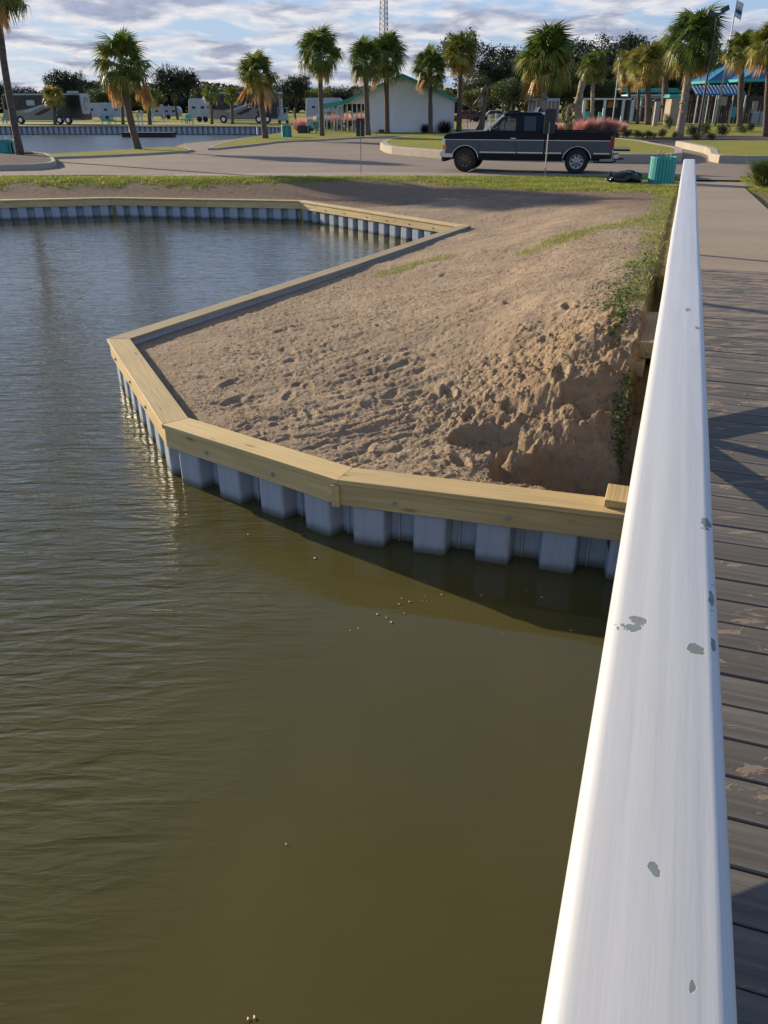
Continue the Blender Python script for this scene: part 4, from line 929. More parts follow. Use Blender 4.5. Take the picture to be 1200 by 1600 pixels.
# ornamental grass beside the path at the right edge
og = tuft_mesh('blades', 61, 2600, 1.0, 1.0, .006, 'leaf_weed', .95); og2 = tuft_mesh('plumes', 62, 60, 1.15, 1.05, .02, 'blade_dry', 1.0, True)
for (px, py, r, h, lb) in ((1196, 290, 34, 50, 'large arching green grass clump beside the path at the right edge'), (1230, 280, 34, 52, 'arching green grass clump cut off by the right edge behind the first')):
    b = G(px, py, .93); d = b.y * CP + 2.05 * SP_; root = thing('fountain_grass', lb, 'ornamental grass', b, 0, 'green fountain grass clumps')
    o = link('blades', og, None, root); o.scale = (r * d / F * 1.25, r * d / F * 1.25, h * d / F / 1.1); o = link('plumes', og2, None, root); o.scale = (r * d / F * 1.3, r * d / F * 1.3, h * d / F / 1.05)
# real grass blades on the near verge and weeds on the bank
def scatter(n, x0, x1, y0, y1, wfun, seed):
    rn = np.random.RandomState(seed); x = rn.uniform(x0, x1, n); y = rn.uniform(y0, y1, n)
    z, D, q, s, hh, ll = terrain(x, y, True); g, so_, cl = masks(x, y, D, q, s); ok = (wfun(x, y, D, q, s, g) > rn.uniform(0, 1, n)) & ~inside(x, y, BPX, BPY) & (D > .26)
    return x[ok], y[ok], z[ok], rn
def blades(name, label, x, y, z, rn, h, wd, mat, cat='grass'):
    n = len(x); a = rn.uniform(0, 6.28, n); H = h * rn.uniform(.5, 1.2, n); c = np.stack([x, y, z - .01], 1); s_ = np.stack([np.cos(a), np.sin(a), 0 * a], 1) * (wd * rn.uniform(.6, 1.3, n))[:, None]
    l = np.stack([rn.normal(size=n) * .5 * H, rn.normal(size=n) * .5 * H, H], 1); V = np.stack([c - s_, c + s_, c + l], 1).reshape(-1, 3)
    o = tris_mesh(name, V, np.arange(len(V)).reshape(-1, 3), mat); tag(o, label, cat, kind='stuff'); return o
inside_view = lambda x, y: (np.abs(x) < .62 * y + .5)
x, y, z, rn = scatter(420000, -17, 14, 21.5, 28.4, lambda x, y, D, q, s, g: g * inside_view(x, y) * ((q < -.05) | (q > 1.78)) * .75, 3)
h_ = len(x) // 4 * 3
blades('verge_grass', 'short sunlit green grass between the bare soil and the road', x[:h_], y[:h_], z[:h_], rn, .075, .011, 'blade')
blades('dry_grass', 'straw coloured grass mixed into the near verge', x[h_:], y[h_:], z[h_:], rn, .07, .011, 'blade_dry')
x, y, z, rn = scatter(260000, -2, 9.5, 7.5, 22.5, lambda x, y, D, q, s, g: g * ((q < -.1) | (q > 1.8)) * .28, 4)
h_ = len(x) // 3 * 2
blades('bank_grass', 'patchy green grass growing on the sand beside the railing', x[:h_], y[:h_], z[:h_], rn, .07, .006, 'blade')
blades('bank_dry_grass', 'dry yellow grass in the sand beside the railing', x[h_:], y[h_:], z[h_:], rn, .065, .006, 'blade_dry')
def weeds(name, label, spots, seed, lf):
    rn = np.random.RandomState(seed); A = []
    for (q, s, rq, rs_, n) in spots:
        qq = q + rn.normal(size=n) * rq; ss = s + rn.normal(size=n) * rs_; A.append(np.stack([qq * RX + ss * SX, qq * RY + ss * SY], 1))
    A = np.concatenate(A); z, D, *_ = terrain(A[:, 0].copy(), A[:, 1].copy(), True); n = len(A); P = np.stack([A[:, 0], A[:, 1], z + rn.uniform(0, .07, n)], 1)
    a = rn.normal(size=(n, 3)) * [1, 1, .45]; a /= np.linalg.norm(a, axis=1)[:, None]; b = np.cross(a, rn.normal(size=(n, 3)) + [0, 0, 1.5]); b /= np.linalg.norm(b, axis=1)[:, None]; s_ = lf * rn.uniform(.5, 1.2, (n, 1))
    V = np.stack([P - a * s_, P - a * s_ * .1 + b * s_ * .5, P + a * s_, P - a * s_ * .1 - b * s_ * .5], 1).reshape(-1, 3)
    tag(tris_mesh(name, V, np.arange(len(V)).reshape(-1, 4), 'leaf_weed'), label, 'weeds', kind='stuff')
weeds('trailing_weeds', 'small leafy green weeds trailing down the bank beside the timbers', [(-.36, 8.35, .07, .16, 260), (-.46, 8.0, .06, .12, 160), (-.33, 7.35, .035, .16, 260), (-.16, 6.45, .04, .12, 320), (-.14, 6.15, .03, .10, 160), (-.5, 8.8, .1, .2, 130), (-.3, 9.6, .12, .5, 260), (-.25, 11.0, .12, .7, 260)], 9, .020)

# crumbs, twigs and floating leaf bits
def crumbs(name, label, pts, size, mat, cat, flat=.6, seed=1):
    rn = np.random.RandomState(seed); n = len(pts); V = []; Fc = []
    base = np.array([[1, 0, 0], [-.5, .85, 0], [-.5, -.85, 0], [0, 0, 1], [0, 0, -1]])
    tri = np.array([[0, 1, 3], [1, 2, 3], [2, 0, 3], [1, 0, 4], [2, 1, 4], [0, 2, 4]])
    sc_ = size * rn.uniform(.4, 1.3, (n, 1, 1)); jit = rn.uniform(.6, 1.3, (n, 5, 3)); V = pts[:, None, :] + base[None] * jit * sc_ * np.array([1, 1, flat])
    tag(tris_mesh(name, V.reshape(-1, 3), (tri[None] + np.arange(n)[:, None, None] * 5).reshape(-1, 3), mat, None, False), label, cat, kind='stuff')
x, y, z, rn = scatter(52000, -2.8, 4.5, 5.0, 14.5, lambda x, y, D, q, s, g: (q < -.1) * (.12 + .9 * sst(2.2, .3, np.hypot(q + .7, s - 6.6)) + .5 * sst(.55, .7, fbm(x, y, 1.3, 3, 15))) * (x > -3.2 + .30 * (y - 5)), 8)
crumbs('sand_crumbs', 'small clods and crumbs of sand scattered over the bare bank', np.stack([x, y, z + .001], 1), .0085, 'terrain_crumb' if 'terrain_crumb' in MATS else simple('terrain_crumb', (0.32, 0.22, 0.14), (0.20, 0.135, 0.085), 1, 3, 0).name, 'sand clods', .8)
fl = []
for (px, py) in ((628, 935), (624, 944), (628, 950), (632, 958), (665, 931), (667, 939), (660, 938), (548, 985), (604, 965), (690, 929), (665, 908), (752, 930), (823, 922), (847, 933), (875, 968), (892, 985), (388, 1592), (398, 1590), (447, 1319), (230, 777), (388, 835), (492, 872), (560, 982), (590, 960), (612, 972), (640, 940), (705, 960), (785, 990)):
    p = G(px, py, .004); fl.append((p.x, p.y, .004))
crumbs('floating_leaf_bits', 'tiny pale leaf scraps floating on the murky water', np.array(fl), .012, 'leaf_litter', 'leaf scraps', .12)
dl_ = [QS(random.uniform(.3, .85), random.uniform(.4, 9.0) ** 1.0, 1.379) for k in range(46)]
crumbs('deck_litter', 'small dry leaf scraps lying on the dark bridge planks', np.array([tuple(p) for p in dl_]), .008, 'leaf_litter', 'leaf scraps', .2)

# ------------------------------------------------------------------ pickup truck
def wheel(root, x, y, r, wdt, side, rim):
    wmb = MB(); prof = [(.60, -.5), (.86, -.52), (.97, -.44), (1.0, -.3), (1.0, .3), (.97, .44), (.86, .52), (.60, .5)]; n = 28
    for (rr, yy) in prof:
        for k in range(n):
            a = 2 * math.pi * k / n; wmb.v.append((x + math.cos(a) * rr * r, y + yy * wdt, r + math.sin(a) * rr * r))
    for i in range(len(prof) - 1):
        for k in range(n): wmb.f.append([i * n + k, i * n + (k + 1) % n, (i + 1) * n + (k + 1) % n, (i + 1) * n + k])
    wh = wmb.build('tyre', 'rubber', root, smooth=True, fix=True)
    rm_ = MB(); yo = y + side * wdt * .44
    rings = [(.62, 0), (.56, -.02), (.50, -.06), (.30, -.03), (.18, -.01), (.16, .03), (0.0, .035)]
    for (rr, dy) in rings:
        for k in range(n): a = 2 * math.pi * k / n; rm_.v.append((x + math.cos(a) * rr * r, yo + side * dy, r + math.sin(a) * rr * r))
    for i in range(len(rings) - 1):
        for k in range(n): rm_.f.append([i * n + k, i * n + (k + 1) % n, (i + 1) * n + (k + 1) % n, (i + 1) * n + k])
    ri = rm_.build('rim', rim, root, smooth=True, fix=True)
    hb = MB()
    for k in range(8):
        a = 2 * math.pi * k / 8; cx_, cz_ = x + math.cos(a) * .40 * r, r + math.sin(a) * .40 * r
        hb.tube([(cx_, yo + side * -.05, cz_), (cx_, yo + side * -.028, cz_)], .034, 8)
    hb.build('rim_slot', 'rubber', root)
def arch(cx_, r, z0, n=12, a0=0):
    z_ = [(cx_ + r * math.cos(a), max(z0, .40 + r * math.sin(a))) for a in [math.pi * k / n for k in range(n + 1)]]
    return z_
def truck():
    a, b = G(725, 268.5, ROAD), G(892, 271, ROAD); d = Vector((b.x - a.x, b.y - a.y, 0)).normalized(); ang = math.atan2(d.y, d.x) - R(3)
    # local x: 0 at front bumper to 6 at the rear, local y: -1 faces the camera
    wb = 3.86; loc = Vector((a.x, a.y, ROAD)) - Vector((math.cos(ang) * .86 - (-.94) * -math.sin(ang) * -1, 0, 0)) * 0
    ux, uy = Vector((math.cos(ang), math.sin(ang), 0)), Vector((-math.sin(ang), math.cos(ang), 0))
    loc = Vector((a.x, a.y, ROAD)) - ux * .86 + uy * .86
    root = thing('pickup_truck', 'black and grey extended cab pickup truck with lowered tailgate parked on the road', 'pickup truck', loc, ang)
    hw = .985; r = .395; xf, xr = .88, 4.74
    def side_poly(x0, x1, z0, z1, arches=()):
        pts = [(x0, z1), (x0, z0)]
        for c in arches:
            pts += [(c - .47, z0)] + [(c - .47 * math.cos(t), .42 + .44 * math.sin(t)) for t in [math.pi * k / 14 for k in range(15)] if .42 + .44 * math.sin(t) > z0] + [(c + .47, z0)]
        pts += [(x1, z0), (x1, z1)]; return pts
    # grey lower body sides with wheel openings, one panel each side
    for sy, nm_ in ((-1, 'body_side'), (1, 'body_side')):
        y0, y1 = sorted((sy * hw, sy * (hw - .07)))
        mb = MB(); mb.ext(side_poly(.17, 3.60, .60, 1.045, (xf,)), y0, y1); mb.build(nm_, 'truck_grey', root, bevel=.012, fix=True)
        mb = MB(); mb.ext(side_poly(3.63, 5.90, .60, 1.045, (xr,)), y0, y1); mb.build('bed_side', 'truck_grey', root, bevel=.012, fix=True)
        y2, y3 = sorted((sy * (hw - .008), sy * (hw - .09)))
        mb = MB(); mb.ext([(3.64, 1.046), (5.90, 1.046), (5.90, 1.33), (3.64, 1.33)], y2, y3); mb.build('bed_rail', 'truck_black', root, bevel=.012)
        mb = MB(); mb.ext([(.46, .595), (.46, .47), (.44, .40), (1.30, .40), (1.36, .36), (4.22, .36), (4.26, .42), (4.26, .595), (1.34, .595)], y2, y3)
        mb = MB(); mb.ext([(1.36, .597), (1.36, .40), (4.26, .40), (4.26, .597)], y2, y3); mb.build('rocker', 'truck_black', root, bevel=.01)
        mb = MB(); mb.ext([(5.22, .597), (5.22, .46), (5.88, .50), (5.88, .597)], y2, y3); mb.build('rear_rocker', 'truck_black', root, bevel=.01)
        # bright mouldings and arch lips
        mo = MB()
        for (xa, xb) in ((1.40, 2.66), (2.70, 3.58), (3.66, 4.20), (5.28, 5.80)): mo.box(((xa + xb) / 2, sy * (hw + .006), .655), (xb - xa, .012, .035))
        mo.build('moulding', 'chrome', root)
        mo = MB(); mo.box((1.9, sy * (hw + .004), 1.045), (3.40, .008, .018)); mo.box((4.77, sy * (hw + .004), 1.045), (2.24, .008, .018)); mo.build('pinstripe', 'chrome', root)
        for c in (xf, xr):
            lip = MB(); pts = [(c - .475 * math.cos(t), sy * (hw + .002), .42 + .445 * math.sin(t)) for t in [math.pi * (k + .2) / 16.4 for k in range(17)]]
            lip.tube(pts, .016, 6); lip.build('arch_trim', 'chrome', root, smooth=True)
            wm_ = MB(); wm_.box((c, sy * (hw - .28), .74), (.96, .36, .24)); wm_.build('wheel_well', 'underbody', root)
        for xd in (1.38, 2.68, 3.61):
            g_ = MB(); g_.box((xd, sy * (hw + .001), .86), (.012, .004, .50)); g_.build('panel_gap', 'underbody', root)
        hd = MB(); hd.box((2.54, sy * (hw + .012), 1.10), (.18, .025, .035)); hd.build('door_handle', 'chrome', root, bevel=.006)
    # front wings / hood: black, sloping
    hood = MB(); pr_ = [(.10, 1.046), (.10, 1.12), (.16, 1.19), (.32, 1.235), (.8, 1.275), (1.50, 1.32), (1.62, 1.33), (3.60, 1.33), (3.60, 1.046)]
    hood.ext(pr_, -hw + .01, hw - .01); hood.build('hood_and_shoulder', 'truck_black', root, bevel=.03)
    # cabin: pillars, roof and panes
    zr = 1.87; tw = .80; bw = .93
    def P(x, z, sy):
        f = (z - 1.33) / (zr - 1.33); return (x, sy * (bw + (tw - bw) * f), z)
    roof = MB(); n0 = len(roof.v)
    for (x, z, yw) in ((2.12, zr - .05, tw + .01), (2.2, zr - .005, tw - .03), (2.75, zr + .035, tw - .05), (3.40, zr + .02, tw - .04), (3.50, zr - .05, tw + .01)):
        roof.v += [(x, -yw, z), (x, yw, z)]
    for i in range(4): roof.f.append([2 * i, 2 * i + 2, 2 * i + 3, 2 * i + 1])
    roof.v += [(2.12, -tw - .01, zr - .09), (2.12, tw + .01, zr - .09), (3.50, -tw - .01, zr - .09), (3.50, tw + .01, zr - .09)]
    roof.f += [[0, 2, 4, 6, 8, 12, 10], [1, 11, 13, 9, 7, 5, 3], [10, 12, 13, 11], [0, 10, 11, 1], [8, 9, 13, 12]]
    roof.build('roof', 'truck_black', root, bevel=.012, fix=True)
    for sy in (-1, 1):
        pl = MB()
        pl.bar(P(1.54, 1.33, sy), P(2.15, zr - .05, sy), .06, .06); pl.build('windscreen_pillar', 'chrome' if sy < 0 else 'truck_black', root)
        pl = MB(); pl.bar(P(2.68, 1.33, sy), P(2.64, zr - .06, sy), .05, .11, up=(1, 0, 0)); pl.bar(P(2.80, 1.33, sy), P(2.78, zr - .06, sy), .05, .14, up=(1, 0, 0)); pl.build('door_pillar', 'truck_black', root)
        pl = MB(); pl.bar(P(3.45, 1.33, sy), P(3.40, zr - .06, sy), .05, .30, up=(1, 0, 0)); pl.build('rear_pillar', 'truck_black', root)
        pl = MB(); pl.bar(P(1.98, 1.33, sy), P(2.02, zr - .16, sy), .02, .025); pl.build('vent_window_bar', 'truck_black', root)
        for (nm_, q_) in (('door_window', ((1.60, 1.325), (2.60, 1.325), (2.58, zr - .09), (2.16, zr - .09))), ('rear_side_window', ((2.88, 1.325), (3.28, 1.325), (3.26, zr - .09), (2.86, zr - .09)))):
            g_ = MB(); g_.poly([P(x, z, sy) for (x, z) in q_]); i = len(g_.v); g_.poly([tuple(Vector(P(x, z, sy)) - Vector((0, sy * .006, 0))) for (x, z) in q_], True); g_.build(nm_, 'cab_glass' if nm_ == 'door_window' else 'glass_dark', root)
    g_ = MB(); g_.poly([P(1.56, 1.34, -1), P(1.56, 1.34, 1), P(2.14, zr - .07, 1), P(2.14, zr - .07, -1)]); g_.build('windscreen', 'cab_glass', root)
    g_ = MB(); g_.poly([P(3.49, 1.36, 1), P(3.49, 1.36, -1), P(3.47, zr - .1, -1), P(3.47, zr - .1, 1)]); g_.build('rear_window', 'glass_dark', root)
    for y in (-.42, .42):
        st_ = MB(); st_.box((2.62, y, 1.36), (.14, .52, .46)); st_.box((2.58, y, 1.64), (.10, .26, .16)); st_.build('seat', 'metal_dark', root, bevel=.04)
    sw = MB(); pts = [(1.98 + .05 * math.cos(t), -.42 + .19 * math.sin(t), 1.42 + .17 * math.cos(t)) for t in [math.pi * k / 8 for k in range(17)]]; sw.tube(pts, .014, 6, False); sw.build('steering_wheel', 'metal_dark', root)
    ds = MB(); ds.box((1.70, 0, 1.345), (.30, 1.7, .06)); ds.build('dashboard', 'metal_dark', root, bevel=.02)
    for sy in (-1, 1):
        m_ = MB(); m_.box((1.74, sy * (hw + .13), 1.42), (.07, .10, .20)); o = m_.build('door_mirror', 'chrome', root, bevel=.03); m_ = MB(); m_.bar((1.74, sy * (hw - .03), 1.36), (1.74, sy * (hw + .11), 1.40), .025); m_.build('mirror_arm', 'truck_black', root)
    # bed
    mb = MB(); mb.box((4.77, 0, .74), (2.26, 1.76, .05)); mb.build('bed_floor', 'truck_black', root)
    mb = MB(); mb.box((3.67, 0, 1.04), (.05, 1.78, .56)); mb.build('bed_front', 'truck_black', root, bevel=.01)
    tg = MB(); tg.box((6.19, 0, .76), (.55, 1.62, .06)); tg.build('tailgate', 'truck_black', root, bevel=.015)
    bp = MB(); bp.box((6.02, 0, .56), (.20, 1.78, .15)); bp.build('rear_bumper', 'chrome', root, bevel=.03)
    tb = MB(); tb.bar((5.95, 0, .45), (6.30, 0, .45), .06); tb.tube([(5.3, -.55, .36), (5.9, -.6, .36), (6.05, -.62, .42)], .03, 8); tb.build('hitch', 'metal_dark', root)
    for sy in (-1, 1):
        tl = MB(); tl.box((5.86, sy * (hw - .028), 1.0), (.13, .08, .42)); tl.build('tail_lamp', 'red_lens', root, bevel=.01)
        hl = MB(); hl.box((.135, sy * .78, .985), (.12, .38, .19)); hl.build('headlight', 'clear_lens', root, bevel=.02)
        il = MB(); il.box((.15, sy * .80, .80), (.14, .38, .14)); il.build('indicator', 'amber_lens', root, bevel=.02)
    gr_ = MB(); gr_.box((.14, 0, .91), (.06, 1.15, .33)); gr_.build('grille', 'metal_dark', root, bevel=.01)
    fp = MB(); fp.box((.20, 0, .92), (.06, 1.86, .40)); fp.build('front_panel', 'truck_grey', root)
    fb = MB(); fb.ext([(0, .66), (-.02, .60), (0, .50), (.10, .47), (.46, .47), (.46, .62), (.1, .68)], -.97, .97); fb.build('front_bumper', 'chrome', root, bevel=.02)
    va = MB(); va.box((.10, 0, .40), (.12, 1.7, .14)); va.build('valance', 'underbody', root)
    ub = MB(); ub.box((2.9, 0, .50), (5.2, 1.0, .20)); ub.tube([(xf, -.8, r), (xf, .8, r)], .06, 8); ub.tube([(xr, -.8, r), (xr, .8, r)], .07, 8); ub.tube([(xr, 0, r - .13), (xr, 0, r + .13)], .14, 10); ub.build('chassis', 'underbody', root)
    for (x, rm_) in ((xf, 'rim_rusty'), (xr, 'rim_silver')):
        for sy in (-1, 1): wheel(root, x, sy * (hw - .15), r, .26, sy, rm_)
truck()

# ------------------------------------------------------------------ street furniture
def bin_(label, px, py, wpx, hpx, group='teal slatted litter bins', sticks=4, boards='teal_paint', sq=False):
    b = G(px, py, ROAD); d = b.y * CP + 2.1 * SP_; r = wpx * d / F / 2; h = hpx * d / F / 1.13; b.z = ROAD - .01
    if py > 285: b.z = float(terrain(np.array([b.x]), np.array([b.y]), False)[0][0])
    b.y += r * .9; root = thing('litter_bin', label, 'litter bin', b, .2, group); n = 26
    sl_ = MB(); sl_.box((0, 0, h / 2), (2 * math.pi * r / n * .86, .022, h)); me = sl_.mesh('slat'); me.materials.append(MATS[boards])
    for k in range(n):
        a = 2 * math.pi * k / n
        if sq:
            c, s_ = math.cos(a), math.sin(a); m_ = max(abs(c), abs(s_)); x, y = c / m_ * r * .92, s_ / m_ * r * .92; rz = 0 if abs(s_) >= abs(c) else math.pi / 2
        else: x, y, rz = math.cos(a) * r, math.sin(a) * r, a + math.pi / 2
        o = bpy.data.objects.new('slat', me); COL.objects.link(o); o.parent = root; o.location = (x, y, 0); o.rotation_euler = (0, 0, rz)
    li = MB(); li.tube([(0, 0, .03), (0, 0, h * .93)], r * .93, 20, True); li.build('liner', 'metal_dark', root)
    rg = MB(); rg.tube([(r * 1.0 * math.cos(t), r * 1.0 * math.sin(t), h) for t in [2 * math.pi * k / 24 for k in range(25)]], .018, 6, False); rg.build('rim', boards, root)
    for k in range(sticks):
        q_ = MB(); x = -r * .5 + k * r * .36; q_.bar((x, -.1 * r, h * .9), (x + random.uniform(-.01, .01), -.1 * r, h + r * random.uniform(.22, .55)), .035, .03); q_.build('stake', 'concrete', root)
    return root
bin_('round teal slatted litter bin standing on the verge beside the handrail end', 1037, 287, 39, 43)
bin_('teal bin with white stakes beside the short full palm on the front lawn', 447.5, 216.3, 15, 21, sq=True)
bin_('teal box bin behind the leaning palm at the left edge', 6, 246, 30, 27, sq=True, sticks=2)
def bag():
    b = G(975, 287.5, .84); root = thing('rubbish_bag', 'shiny black rubbish bag lying on the grass between the truck and the teal bin', 'rubbish bag', b)
    n, m_ = 28, 14; mb = MB()
    for i in range(m_ + 1):
        for j in range(n):
            a = 2 * math.pi * j / n; e = math.pi * i / m_ - math.pi / 2; x, y, z = math.cos(a) * math.cos(e), math.sin(a) * math.cos(e), math.sin(e)
            k = 1 + .14 * math.sin(5 * a + 3 * e) * math.cos(e) + .10 * math.sin(11 * a - 4 * e) * math.cos(e) + random.uniform(-.05, .05); hmp = .85 + .3 * math.sin(2.2 * x + 1)
            mb.v.append((x * .53 * k, y * .33 * k, max(-.01, .15 + z * .21 * k * hmp)))
    for i in range(m_):
        for j in range(n): mb.f.append([i * n + j, i * n + (j + 1) % n, (i + 1) * n + (j + 1) % n, (i + 1) * n + j])
    mb.build('bag', 'plastic_bag', root, smooth=True)
    kn = MB(); kn.tube([(-.40, -.08, .14), (-.46, -.1, .27), (-.5, -.1, .33)], [.05, .03, .07], 8, jit=.3); kn.build('knot', 'plastic_bag', root, smooth=True)
bag()
def signpost(label, bx, by, ty, wpx, hpx, top_y, dxp=0):
    b = G(bx, by, ROAD - .02); d = b.y * CP + 2.1 * SP_; s_ = d / F; t = at(bx, ty, b.y); root = thing('sign_post', label, 'road sign', b, .05, 'signs seen from behind')
    H = t.z - b.z; po = MB(); po.bar((0, 0, -.2), (0, 0, H), .055, .03); po.build('post', 'metal_post', root)
    w_, h_ = wpx * s_, hpx * s_ / 1.1; tt = at(bx, top_y, b.y).z - b.z
    pl = MB(); pl.box((dxp * s_, .035, tt - h_ / 2), (w_, .012, h_)); pl.build('sign_panel', 'sign_back', root, bevel=.004)
    bt = MB()
    for z in (tt - h_ * .3, tt - h_ * .7 if tt - h_ * .7 < H else H - .05): bt.tube([(0, -.022, min(z, H - .04)), (0, .03, min(z, H - .04))], .012, 6)
    bt.build('bolt', 'galvanised', root)
signpost('thin metal post with a small dark sign seen from behind left of the truck', 564, 273, 190, 13, 27, 185)
signpost('leaning grey metal post with a larger dark sign in front of the truck bed', 851, 277, 191, 17, 37, 170, 1)

# carved driftwood sculptures
def blob_tube(root, nm_, pts, rad, mat, n=10): mb = MB(); mb.tube(pts, rad, n, jit=.18); return mb.build(nm_, mat, root, smooth=True)
def sculptures():
    Y = G(750, 209, .9).y; b = at(748, 209, Y); b.z = .88; r = thing('trunk_sculpture', 'dark twisted trunk sculpture with a round knot on top above the truck bonnet', 'sculpture', b)
    def p(x, y, dy=0): return at(x, y, Y + dy) - b
    blob_tube(r, 'stem', [p(746, 211), p(752, 196), p(754, 184), p(755, 170), p(757, 158), p(758, 148)], [.34, .28, .20, .22, .24, .2], 'driftwood_dark')
    blob_tube(r, 'shoulder', [p(750, 172), p(751, 160), p(755, 150)], [.16, .3, .15], 'driftwood')
    blob_tube(r, 'knot', [p(756, 148), p(757, 144), p(758, 140), p(760, 136)], [.15, .32, .33, .12], 'driftwood_dark')
    blob_tube(r, 'arm', [p(753, 148), p(744, 160), p(737, 170), p(732, 180), p(731, 187)], [.09, .11, .10, .09, .05], 'driftwood_dark')
    blob_tube(r, 'lower_arm', [p(753, 176), p(745, 178), p(739, 184), p(734, 187)], [.12, .11, .17, .08], 'driftwood_dark')
    blob_tube(r, 'twig', [p(731, 186), p(730, 200), p(729, 208)], [.03, .02, .015], 'driftwood'); blob_tube(r, 'top_twig', [p(757, 140), p(759, 134), p(760, 131)], [.12, .07, .03], 'driftwood')
    Y = G(905, 208, .9).y; b = at(904, 208, Y); b.z = .88; r = thing('trunk_sculpture', 'tall gnarled pale trunk sculpture with curling branches behind the truck bed', 'sculpture', b)
    def p(x, y, dy=0): return at(x, y, Y + dy) - b
    blob_tube(r, 'stem', [p(905, 210), p(905, 195), p(903, 180), p(902, 168), p(905, 155), p(907, 142), p(909, 134), p(909, 126)], [.5, .46, .36, .42, .3, .22, .3, .16], 'driftwood')
    blob_tube(r, 'branch', [p(897, 164), p(889, 168), p(886, 178), p(888, 188), p(893, 196)], [.18, .14, .12, .13, .12], 'driftwood')
    blob_tube(r, 'branch', [p(900, 176), p(893, 184), p(884, 188)], [.12, .09, .07], 'driftwood'); blob_tube(r, 'branch', [p(899, 190), p(892, 198), p(886, 206)], [.2, .16, .14], 'driftwood')
    blob_tube(r, 'branch', [p(903, 162), p(896, 172), p(899, 182)], [.2, .15, .1], 'driftwood_dark')
sculptures()

# ------------------------------------------------------------------ white building with gable and porch
def white_house():
    b0 = G(578, 208.5, ROAD); Y = b0.y; s_ = (Y * CP + 2.1 * SP_) / F
    def X(px): return (px - 600) * s_
    def Z(py): return at(600, py, Y).z
    root = thing('white_building', 'white gabled building with teal roof edge and an open porch on its left', 'building', (X(628), Y, ROAD))
    def L(x, y, z): return (x - X(628), y, z - ROAD)
    x0, x1, xe0, xe1, xa = X(577), X(709), X(538), X(718), X(628); zt, ze = Z(121), Z(163); Dp = 16
    slope = (Z(115) - Z(157)) / (xe1 - xa); 
    def roofz(x, top=Z(115)): return top - abs(x - xa) * slope
    w_ = MB(); outline = [(x0 - xa, 0), (x1 - xa, 0), (x1 - xa, roofz(x1) - .18 - ROAD), (0, roofz(xa) - .18 - ROAD), (x0 - xa, roofz(x0) - .18 - ROAD)]
    w_.ext(outline, 0, Dp); w_.build('wall', 'siding', root, fix=True)
    # siding laps, real ledges on the gable
    z = .25; lap = MB()
    while z < roofz(xa) - .5 - ROAD:
        t = z + ROAD + .2; half = (roofz(xa) - .18 - t) / slope; l_, r_ = max(x0, xa - half), min(x1, xa + half)
        if r_ - l_ > .3: lap.box(((l_ + r_) / 2 - xa, -.010, z), (r_ - l_ - .02, .016, .022))
        z += .22
    tag(lap.build('siding_laps', 'siding', root), kind='stuff')
    for sx in (-1, 1):
        xe = xe0 if sx < 0 else xe1; ze_ = roofz(xe)
        rf = MB(); rf.ext([(0, roofz(xa) - ROAD), (xe - xa, ze_ - ROAD), (xe - xa, ze_ - .10 - ROAD), (0, roofz(xa) - .10 - ROAD)], -.45, Dp + .4); rf.build('roof', 'teal_roof', root, fix=True)
        fa = MB(); fa.ext([(0, roofz(xa) - .105 - ROAD), (xe - xa, ze_ - .105 - ROAD), (xe - xa, ze_ - .22 - ROAD), (0, roofz(xa) - .24 - ROAD)], -.42, -.36); fa.build('bargeboard', 'teal_roof', root, fix=True)
    gp = MB(); gp.ext([(xe0 - xa + .1, roofz(xe0) - .25 - ROAD), (x0 - xa - .01, roofz(xe0) - .25 - ROAD), (x0 - xa - .01, roofz(x0) - .2 - ROAD)], -.02, .08); gp.build('porch_gable', 'siding', root, fix=True)
    v = MB(); v.box((0, -.03, Z(124) - ROAD), (.34, .05, .5)); v.build('gable_vent', 'pale_trim', root)
    bx = MB(); bx.box((X(597) - xa, -.2, .15), (.5, .35, .3)); bx.build('meter_box', 'metal_dark', root)
    for px in (543, 551, 558, 565, 572):
        p = MB(); p.box((X(px) - xa, .15, (roofz(X(px)) - .25 - ROAD) / 2), (.11, .11, roofz(X(px)) - .3 - ROAD)); p.build('porch_post', 'pale_trim', root)
    # lower porch roof running back to the left
    q0 = at(505, 167, Y + 4); q1 = at(545, 158, Y - .2)
    pr_ = MB(); pr_.ext([(q0.x - xa, Z(168.5) - ROAD - .02), (X(547) - xa, Z(160) - ROAD), (X(547) - xa, Z(155.5) - ROAD), (q0.x - xa, Z(163) - ROAD)], -.2, 7.5); pr_.build('lower_porch_roof', 'teal_roof', root, fix=True)
    for px in (507, 511, 522, 527, 534):
        for dy in (0.1, 5.0):
            p = MB(); p.box((X(px) - xa + .3 * (dy > 1), dy, (Z(167) - ROAD) / 2), (.09, .09, Z(167) - ROAD)); p.build('lower_porch_post', 'pale_trim', root)
    fl_ = MB(); fl_.box((X(545) - xa, 3.6, .02), (X(577) - X(505), 8, .04)); fl_.build('patio', 'concrete', root)
    wd_ = MB(); wd_.box((x1 - xa + .012, 2.2, 1.7), (.02, 1.0, 1.1)); wd_.build('window', 'glass_dark', root)
    for k in range(8):
        lt = MB(); lt.bar((X(512 + 4 * k) - xa, 5.4, Z(178) - ROAD), (X(512 + 4 * k) - xa, 5.4, Z(166) - ROAD), .05); lt.build('lattice_bar', 'pale_trim', root)
    return Y
YH = white_house()
